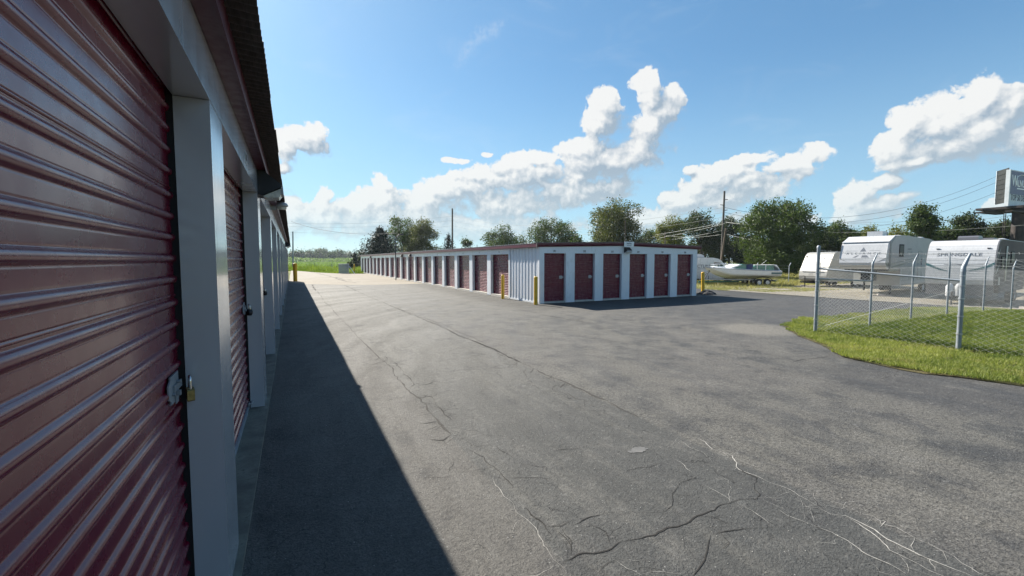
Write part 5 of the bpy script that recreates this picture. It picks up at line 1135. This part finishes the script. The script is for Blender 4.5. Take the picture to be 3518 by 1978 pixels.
wl = [
 (at(1000,760,90), at(1366,800,60), .9, .030, 'cable_dark', 'dark sagging cable from the left building eave towards the dark pine'),
 (at(900,762,140), at(1554,742,120), 1.2, .021, 'cable', 'top one of three thin lines left of the tall steel pole'),
 (at(900,772,140), at(1554,757,120), 1.2, .021, 'cable', 'middle one of three thin lines left of the tall steel pole'),
 (at(900,793,140), at(1554,775,120), 1.2, .021, 'cable', 'lowest one of three thin lines left of the tall steel pole'),
 (at(1554,742,120), at(2489,712,66), 2.6, .021, 'cable', 'top line between the steel pole and the dark pole behind the van'),
 (at(1554,757,120), at(2489,729,66), 2.6, .021, 'cable', 'middle line between the steel pole and the dark pole behind the van'),
 (at(1554,775,120), at(2489,745,66), 2.6, .021, 'cable', 'lowest line between the steel pole and the dark pole behind the van'),
 (at(1790,822,105), at(2489,764,66), 1.5, .032, 'cable', 'thick pale bundled cable in front of the big round tree, upper'),
 (at(1790,830,104), at(2489,768,65.5), 2.0, .032, 'cable', 'thick pale bundled cable in front of the big round tree, lower'),
 (at(2020,838,90), at(2489,790,66), .8, .024, 'cable', 'pale cable crossing just above the gable roof'),
 (at(1990,842,88), at(2285,805,78), .5, .03, 'cable', 'pale cable rising from the gable to the short pale pole'),
 (at(2285,808,78), at(2489,803,66), .4, .021, 'cable', 'pale cable between the short pale pole and the dark pole'),
 (at(2489,762,66), at(2600,770,60), .1, .04, 'cable', 'pale cable leaving the dark pole to the right'),
 (at(2490,803,66), at(2620,828,60), .1, .021, 'cable', 'thin cable running down right from the dark pole'),
 (at(2489,712,66), at(3440,598,86), 3.2, .021, 'cable_dark', 'highest dark line crossing the sky to the billboard'),
 (at(2489,729,66), at(3440,618,86), 3.2, .021, 'cable_dark', 'second dark line crossing the sky to the billboard'),
 (at(2489,745,66), at(3440,653,86), 3.2, .021, 'cable_dark', 'third dark line crossing the sky to the billboard'),
 (at(2900,762,95), at(3700,690,80), .8, .021, 'cable_dark', 'upper low line behind the trailers'),
 (at(2900,764,95), at(3700,700,80), 1.2, .021, 'cable_dark', 'lower low line behind the trailers'),
 (at(2810,796,80), at(3700,757,70), .5, .021, 'cable', 'pale low line in front of the trees above the tall trailer')]
for a_ in wl: wire(*a_)

# ------------------------------------------------------------------ trees
def leafquads(C, nrm, size, tint):
    n = len(C); a = rng.normal(0, 1, (n, 3)) + nrm * .8; a /= np.linalg.norm(a, axis=1)[:, None]
    b = np.cross(a, rng.normal(0, 1, (n, 3))); b /= np.linalg.norm(b, axis=1)[:, None]; c = np.cross(a, b)
    s1 = (size * rng.uniform(.55, 1.3, n))[:, None] / 2; s2 = s1 * rng.uniform(.45, .9, (n, 1))
    V = np.stack([C - b * s1 - c * s2 * .3, C + c * s2 - b * s1 * .1, C + b * s1 + c * s2 * .2, C - c * s2], 1)
    return V.reshape(-1, 3), np.repeat(tint, 4)
def tree(label, p, h, w, m, nleaf=7000, cb=.25, size=.32, lobes=16, seed=1, group='trees behind the yard', airy=0.0, trunk=True, name='tree', skew=0):
    global rng
    keep = rng; rng = np.random.default_rng(seed); size *= .78 if size < 1 else 1; nleaf = int(nleaf * 1.5)
    t = thing(name, label, 'tree', p, 0, group)
    cz0 = h * cb; H_ = h - cz0; R_ = w / 2
    L = []
    for i in range(lobes):
        a = 2.4 * i + rng.uniform(-.4, .4); zz = rng.uniform(.12, .92); prof = math.sqrt(max(.05, 1 - ((zz - .45) / .58) ** 2)); rad = R_ * prof * rng.uniform(.35, .78)
        lr = R_ * rng.uniform(.22, .40) * (1.0 if zz < .7 else .85)
        L.append((rad * math.cos(a) + skew * R_ * (zz - .5), rad * math.sin(a), cz0 + zz * H_ * .97, lr, lr * rng.uniform(.6, .9)))
    L.append((0, 0, cz0 + H_ * .5, R_ * .55, H_ * .36)); L.append((skew * R_ * .3, 0, cz0 + H_ * .82, R_ * .35, H_ * .18))
    if airy: L = L[:-2] + [(0, 0, cz0 + H_ * .8, R_ * .25, H_ * .15)]
    wts = np.array([l[3] ** 2 for l in L]); wts /= wts.sum(); idx = rng.choice(len(L), nleaf, p=wts); LA = np.array(L)[idx]
    d = rng.normal(0, 1, (nleaf, 3)); d /= np.linalg.norm(d, axis=1)[:, None]; rr_ = rng.uniform(.35, 1.0, nleaf) ** .5 * (1 + .14 * rng.normal(0, 1, nleaf))
    cl = rng.normal(0, 1, (nleaf, 3)) * .0
    C = LA[:, :3] + d * rr_[:, None] * np.stack([LA[:, 3], LA[:, 3], LA[:, 4]], 1)
    # pull leaves into twig clumps so that gaps stay open
    ncl = max(30, int(nleaf / 22)); cen = C[rng.choice(nleaf, ncl)]; own = rng.integers(0, ncl, nleaf)
    near_ = cen[own] + rng.normal(0, 1, (nleaf, 3)) * size * 1.25; pick = rng.random(nleaf) < .8; C[pick] = near_[pick]; dd = C - np.array([0, 0, cz0 + H_ * .4]); dd /= np.linalg.norm(dd, axis=1)[:, None] + 1e-6
    C[:, 2] = np.maximum(C[:, 2], cz0 * .6)
    lt_ = rng.uniform(0, 1, len(L))[idx] * .35 + rng.uniform(0, 1, ncl)[own] * .35 + rng.uniform(0, .4, nleaf)
    V, tt = leafquads(C, dd, size, np.clip(lt_, 0, 1)); link('crown', foreach_mesh('crown', V, np.arange(len(V)).reshape(-1, 4), m, tt), t)
    if trunk:
        mb = MB(); r0 = max(.12, w * .028); mb.path([(0, 0, -.1), (.05 * w * rng.normal(0, .5), 0, h * .25), (skew * R_ * .2, .02 * w, h * .62), (skew * R_ * .3, 0, h * .85)], [r0, r0 * .8, r0 * .45, r0 * .12], 8)
        for l in L[:10 if not airy else lobes]:
            z0_ = min(l[2] * .75, h * .6); mb.path([(0, 0, max(.6, z0_ * .75)), (l[0] * .45, l[1] * .45, z0_ + .1 * h * .5), (l[0], l[1], l[2])], [r0 * .42, r0 * .25, r0 * .06], 5)
        mb.build('trunk', 'bark', t)
    rng = keep; return t
def conifer(label, p, h, w, nneed=9000, seed=1, size=.34, open_=False, name='conifer', group='trees behind the yard', m='needle', rows=None):
    global rng
    keep = rng; rng = np.random.default_rng(seed); t = thing(name, label, 'tree', p, 0, group); Cs = []; tb = MB(); tb.path([(0, 0, -.1), (0, 0, h * .5), (.02, 0, h * .98)], [h * .022, h * .014, .02], 8)
    nb = rows or int(h * 9); per = nneed // nb
    for i in range(nb):
        f = (i + .5) / nb; z = h * (.06 + .92 * f); L_ = w / 2 * (1 - f) ** (.75 if not open_ else .62) * rng.uniform(.6, 1.12) + .12; a = i * 2.4 + rng.uniform(-.4, .4); dr = -.12 if not open_ else .10
        n_ = int(per * (.4 + 1.5 * (1 - f))); s = rng.uniform(.1, 1, n_) ** .7 * L_
        sp_ = (.10 + .16 * s / L_ * (1 if not open_ else 1.3)) * min(L_, 2.2)
        x = np.cos(a) * s + rng.normal(0, 1, n_) * sp_; y = np.sin(a) * s + rng.normal(0, 1, n_) * sp_; zz = z + dr * s + .10 * s * s / L_ + rng.normal(0, .16 if not open_ else .22, n_) * (1 if h > 6 else .6)
        Cs.append(np.stack([x, y, zz], 1)); tb.tube((0, 0, z - .1), (math.cos(a) * L_ * .9, math.sin(a) * L_ * .9, z + dr * L_ * .9 + .1 * L_), .03 + .02 * L_ * .3, .01, n=4, cap=False)
    C = np.concatenate(Cs); C[:, 2] = np.maximum(C[:, 2], .05); n_ = C - np.array([0, 0, h * .4]); n_ /= np.linalg.norm(n_, axis=1)[:, None] + 1e-6
    V, tt = leafquads(C, n_, size * .85, np.clip(rng.uniform(0, .7, len(C)) + .3 * (vnoise(C, 1.1, 3) - .5), 0, 1)); link('crown', foreach_mesh('crown', V, np.arange(len(V)).reshape(-1, 4), m, tt), t); tb.build('trunk', 'bark', t); rng = keep; return t
FH = Vector((FW.x, FW.y, 0)).normalized()
def spot(xd, topd, wd, dist):
    u = xd * D; pt = at(u, topd * D, dist); depth = Vector((pt.x, pt.y, 0)).dot(FH); cosr = depth / dist
    return (pt.x, pt.y, zg(pt.x) - .05), pt.z - zg(pt.x), wd * D / FPX * depth * cosr
def T(xd, topd, wd, dist, m, label, fn=tree, hs=1.0, **kw):
    p, h, w = spot(xd, topd, wd, dist); return fn(label, p, h * hs, w, m, **kw) if fn is tree else fn(label, p, h * hs, w, **kw)
T(956, 572, 120, 84, None, 'dark layered pine at the far left corner behind the long building', conifer, nneed=14000, seed=3, open_=True, size=.30)
T(1014, 541, 108, 96, 'leaf_mid', 'tall deciduous tree just right of the dark pine', nleaf=7500, seed=4, size=.36, lobes=20, airy=1)
T(1060, 549, 104, 90, 'leaf_olive', 'olive brown rounded tree, right of the tall tree beside the pine', nleaf=9000, seed=5, size=.33, cb=.12, lobes=18)
T(1128, 588, 50, 88, None, 'small spiky spruce left of the tall steel pole', conifer, nneed=4500, seed=6, open_=True, size=.26)
T(1168, 601, 44, 110, 'leaf_mid', 'small round treetop right of the spiky spruce', nleaf=2600, seed=7, size=.40, lobes=9, airy=1)
T(1256, 569, 112, 92, 'leaf_mid', 'round leafy tree left of centre behind the roof', nleaf=7000, seed=8, size=.34, lobes=16)
T(1316, 588, 70, 105, 'leaf_mid', 'small tree between the two rounded trees behind the roof', nleaf=2500, seed=9, size=.38, lobes=8)
T(1390, 549, 150, 88, 'leaf_mid', 'broad mid green tree left of the big round tree', nleaf=10000, seed=10, size=.32, lobes=20, skew=-.15)
T(1440, 580, 90, 84, 'leaf_mid', 'low tree at the left foot of the big round tree', nleaf=5000, seed=33, size=.34, lobes=12)
T(1546, 493, 178, 78, 'leaf_olive', 'big round oak-like tree above the middle of the white building', nleaf=17000, seed=11, size=.33, lobes=30, cb=.18)
T(1640, 578, 90, 95, 'leaf_mid', 'small tree at the right foot of the big round tree', nleaf=4000, seed=12, size=.36, lobes=9)
T(1692, 541, 104, 82, 'leaf_yellow', 'yellow-green tree right of the big round tree', nleaf=8000, seed=13, size=.30, lobes=16)
T(1768, 528, 140, 88, 'leaf_dark', 'dark green tree behind the tall dark power pole', nleaf=10000, seed=14, size=.34, lobes=20)
T(1836, 545, 110, 92, 'leaf_dark', 'dark tree between the power pole and the huge tree', nleaf=8000, seed=15, size=.34, lobes=16, cb=.1)
T(1956, 499, 225, 62, 'leaf_mid', 'huge spreading green tree behind the boat', nleaf=24000, seed=16, size=.27, lobes=34, cb=.10)
T(2062, 556, 120, 74, 'leaf_dark', 'dark tree to the right of the huge tree, behind the plain white trailer', nleaf=9000, seed=17, size=.30, lobes=16, cb=.08)
T(2114, 553, 110, 80, 'leaf_mid', 'green tree above the left end of the tall trailer', nleaf=8000, seed=18, size=.30, lobes=16, cb=.1)
T(2190, 566, 105, 86, 'leaf_yellow', 'low yellowish tree above the nose of the tall trailer', nleaf=6500, seed=19, size=.30, lobes=12, cb=.1)
T(2255, 564, 105, 84, 'leaf_yellow', 'bright low tree left of the airy tall tree', nleaf=6500, seed=20, size=.30, lobes=12, cb=.1)
T(2322, 503, 108, 70, 'leaf_mid', 'tall airy tree with open branches between the two trailers', nleaf=6500, seed=21, size=.30, lobes=26, cb=.2, airy=1)
T(2375, 568, 125, 78, 'leaf_mid', 'low green tree right of the airy tall tree', nleaf=7500, seed=22, size=.30, lobes=14, cb=.1)
T(2442, 534, 130, 80, 'leaf_dark', 'dark round tree left of the billboard column', nleaf=9000, seed=23, size=.32, lobes=18, cb=.1)
T(2535, 548, 130, 88, 'leaf_dark', 'dark tree behind the billboard column', nleaf=9000, seed=24, size=.32, lobes=18, cb=.1)
T(2640, 540, 150, 85, 'leaf_dark', 'dark tree at the right edge beyond the billboard', nleaf=8000, seed=25, size=.34, lobes=16, cb=.1)
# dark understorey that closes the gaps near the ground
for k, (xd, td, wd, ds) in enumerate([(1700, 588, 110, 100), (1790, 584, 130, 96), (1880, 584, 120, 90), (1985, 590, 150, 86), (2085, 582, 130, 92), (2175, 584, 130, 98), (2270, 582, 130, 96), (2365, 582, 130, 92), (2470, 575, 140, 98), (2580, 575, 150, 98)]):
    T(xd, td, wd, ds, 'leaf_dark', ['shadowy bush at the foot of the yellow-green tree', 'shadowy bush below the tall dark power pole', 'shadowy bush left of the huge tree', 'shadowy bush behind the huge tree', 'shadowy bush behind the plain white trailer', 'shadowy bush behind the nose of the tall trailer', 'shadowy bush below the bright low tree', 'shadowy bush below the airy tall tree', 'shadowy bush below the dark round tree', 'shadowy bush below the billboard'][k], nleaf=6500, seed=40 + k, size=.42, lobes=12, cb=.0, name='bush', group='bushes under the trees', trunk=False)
# narrow evergreen and bushes beyond the lane
T(892, 633, 24, 78, None, 'small narrow evergreen at the left end of the long building', conifer, nneed=3500, seed=60, size=.16)
for k, (xd, td, wd, ds, lab) in enumerate([(908, 640, 40, 86, 'low dark shrub beside the narrow evergreen'), (880, 660, 30, 72, 'low dark shrub in front of the narrow evergreen')]):
    T(xd, td, wd, ds, 'leaf_dark', lab, nleaf=3000, seed=62 + k, size=.2, lobes=8, cb=.0, name='shrub', group='shrubs beyond the lane', trunk=False)
# far tree line across the field
far = [(752, 634, 34), (778, 631, 36), (800, 629, 30), (815, 627, 34), (835, 638, 26), (853, 633, 24), (866, 640, 20), (880, 637, 34), (736, 638, 26), (905, 638, 30), (930, 640, 34), (700, 636, 40), (660, 634, 40)]
for k, (xd, td, wd) in enumerate(far):
    T(xd, td, wd, 430 + 14 * (k % 4), 'leaf_far', ['distant tree %s in the hazy row across the field' % s for s in ('second from the left', 'third from the left', 'fourth from the left', 'tallest of all', 'low gap-filling one', 'rounded, with a flat base', 'small one', 'just left of the narrow evergreen', 'leftmost visible', 'behind the low dark shrub', 'behind the pine', 'hidden behind the left wall', 'farthest left')][k], nleaf=1500, seed=70 + k, size=1.3, lobes=10, cb=.05, trunk=False, group='distant trees across the field')
hp = [at(x * D, 652 * D, 330) for x in range(700, 940, 4)]
n0 = 9000; X = rng.uniform(-30, 110, n0); Y = 360 + rng.normal(0, 4, n0); P = np.stack([X, Y, rng.uniform(0, 4.2, n0) * (.6 + .5 * vnoise(np.stack([X, Y], 1), .09, 3))], 1)
V, tt = leafquads(P, np.zeros_like(P), .9, rng.uniform(0, 1, n0)); tag(link('hedge', foreach_mesh('hedge', V, np.arange(len(V)).reshape(-1, 4), 'crop', tt)), 'low pale hedge line along the far side of the field', 'hedge', kind='stuff')
# far gate and fences
t = thing('gate', 'grey slatted gate leaf standing at the end of the concrete lane', 'gate', (5.55, 63.6, 0), R(-10))
for k in range(12): MB().box((k * .105, 0, .08), (k * .105 + .09, .02, 1.28)).build('slat', 'galv_dull', t)
MB().tube((0, -.02, .05), (1.3, -.02, .05), .03).tube((0, -.02, 1.3), (1.3, -.02, 1.3), .03).tube((1.3, -.02, 0), (1.3, -.02, 1.35), .035).tube((1.35, -.1, 1.0), (2.1, -1.2, .05), .05).build('frame', 'galv', t)
t = thing('chain_link_fence', 'thin dark fence along the weeds at the end of the lane', 'fence', (0, 80, 0), 0)
for k in range(9): MB().tube((-2 + k * 2.6, 4 - k * 2.0, -.05), (-2 + k * 2.6, 4 - k * 2.0, 1.7), .03, n=6).build('post', 'galv_dull', t)
m_ = MB()
for z in (.9, 1.3, 1.65): m_.tube((-2, 4, z), (-2 + 8 * 2.6, 4 - 16, z), .006, n=4)
m_.build('wire', 'wire', t)
p0 = gnd(2709, 974)
t = thing('chain_link_fence', 'pale angled fence line on the rough grass behind the boat', 'fence', (p0.x, p0.y, zg(p0.x)))
for k in range(0, 7):
    q = Vector((-k * 3.0 * .80, k * 3.0 * .60, 0)); MB().path([q, q + Vector((0, 0, 1.75)), q + Vector((.28, 0, 2.05))], .035, 6).build('post', 'galv_dull', t)
m_ = MB()
for z in (.5, 1.0, 1.5, 1.75): m_.tube((0, 0, z), (-18 * .80, 18 * .60, z), .006, n=4)
m_.build('wire', 'wire', t)
MB().box((-3.1, 2.0, 1.15), (-2.7, 2.03, 1.45)).build('sign_plate', 'pvc', t)

# ------------------------------------------------------------------ haze of the humid afternoon
hz = bpy.data.materials.new('haze'); hz.use_nodes = True; ht = hz.node_tree; ht.nodes.clear()
pv = ht.nodes.new('ShaderNodeVolumePrincipled'); pv.inputs['Color'].default_value = (.80, .90, 1.0, 1); pv.inputs['Density'].default_value = .00018; pv.inputs['Anisotropy'].default_value = .3
ho = ht.nodes.new('ShaderNodeOutputMaterial'); ht.links.new(pv.outputs[0], ho.inputs['Volume'])
M['haze'] = hz
tag(MB().box((-620, -60, -1.8), (620, 620, 20)).build('haze', 'haze'), 'thin pale haze hanging over the far fields', kind='stuff')
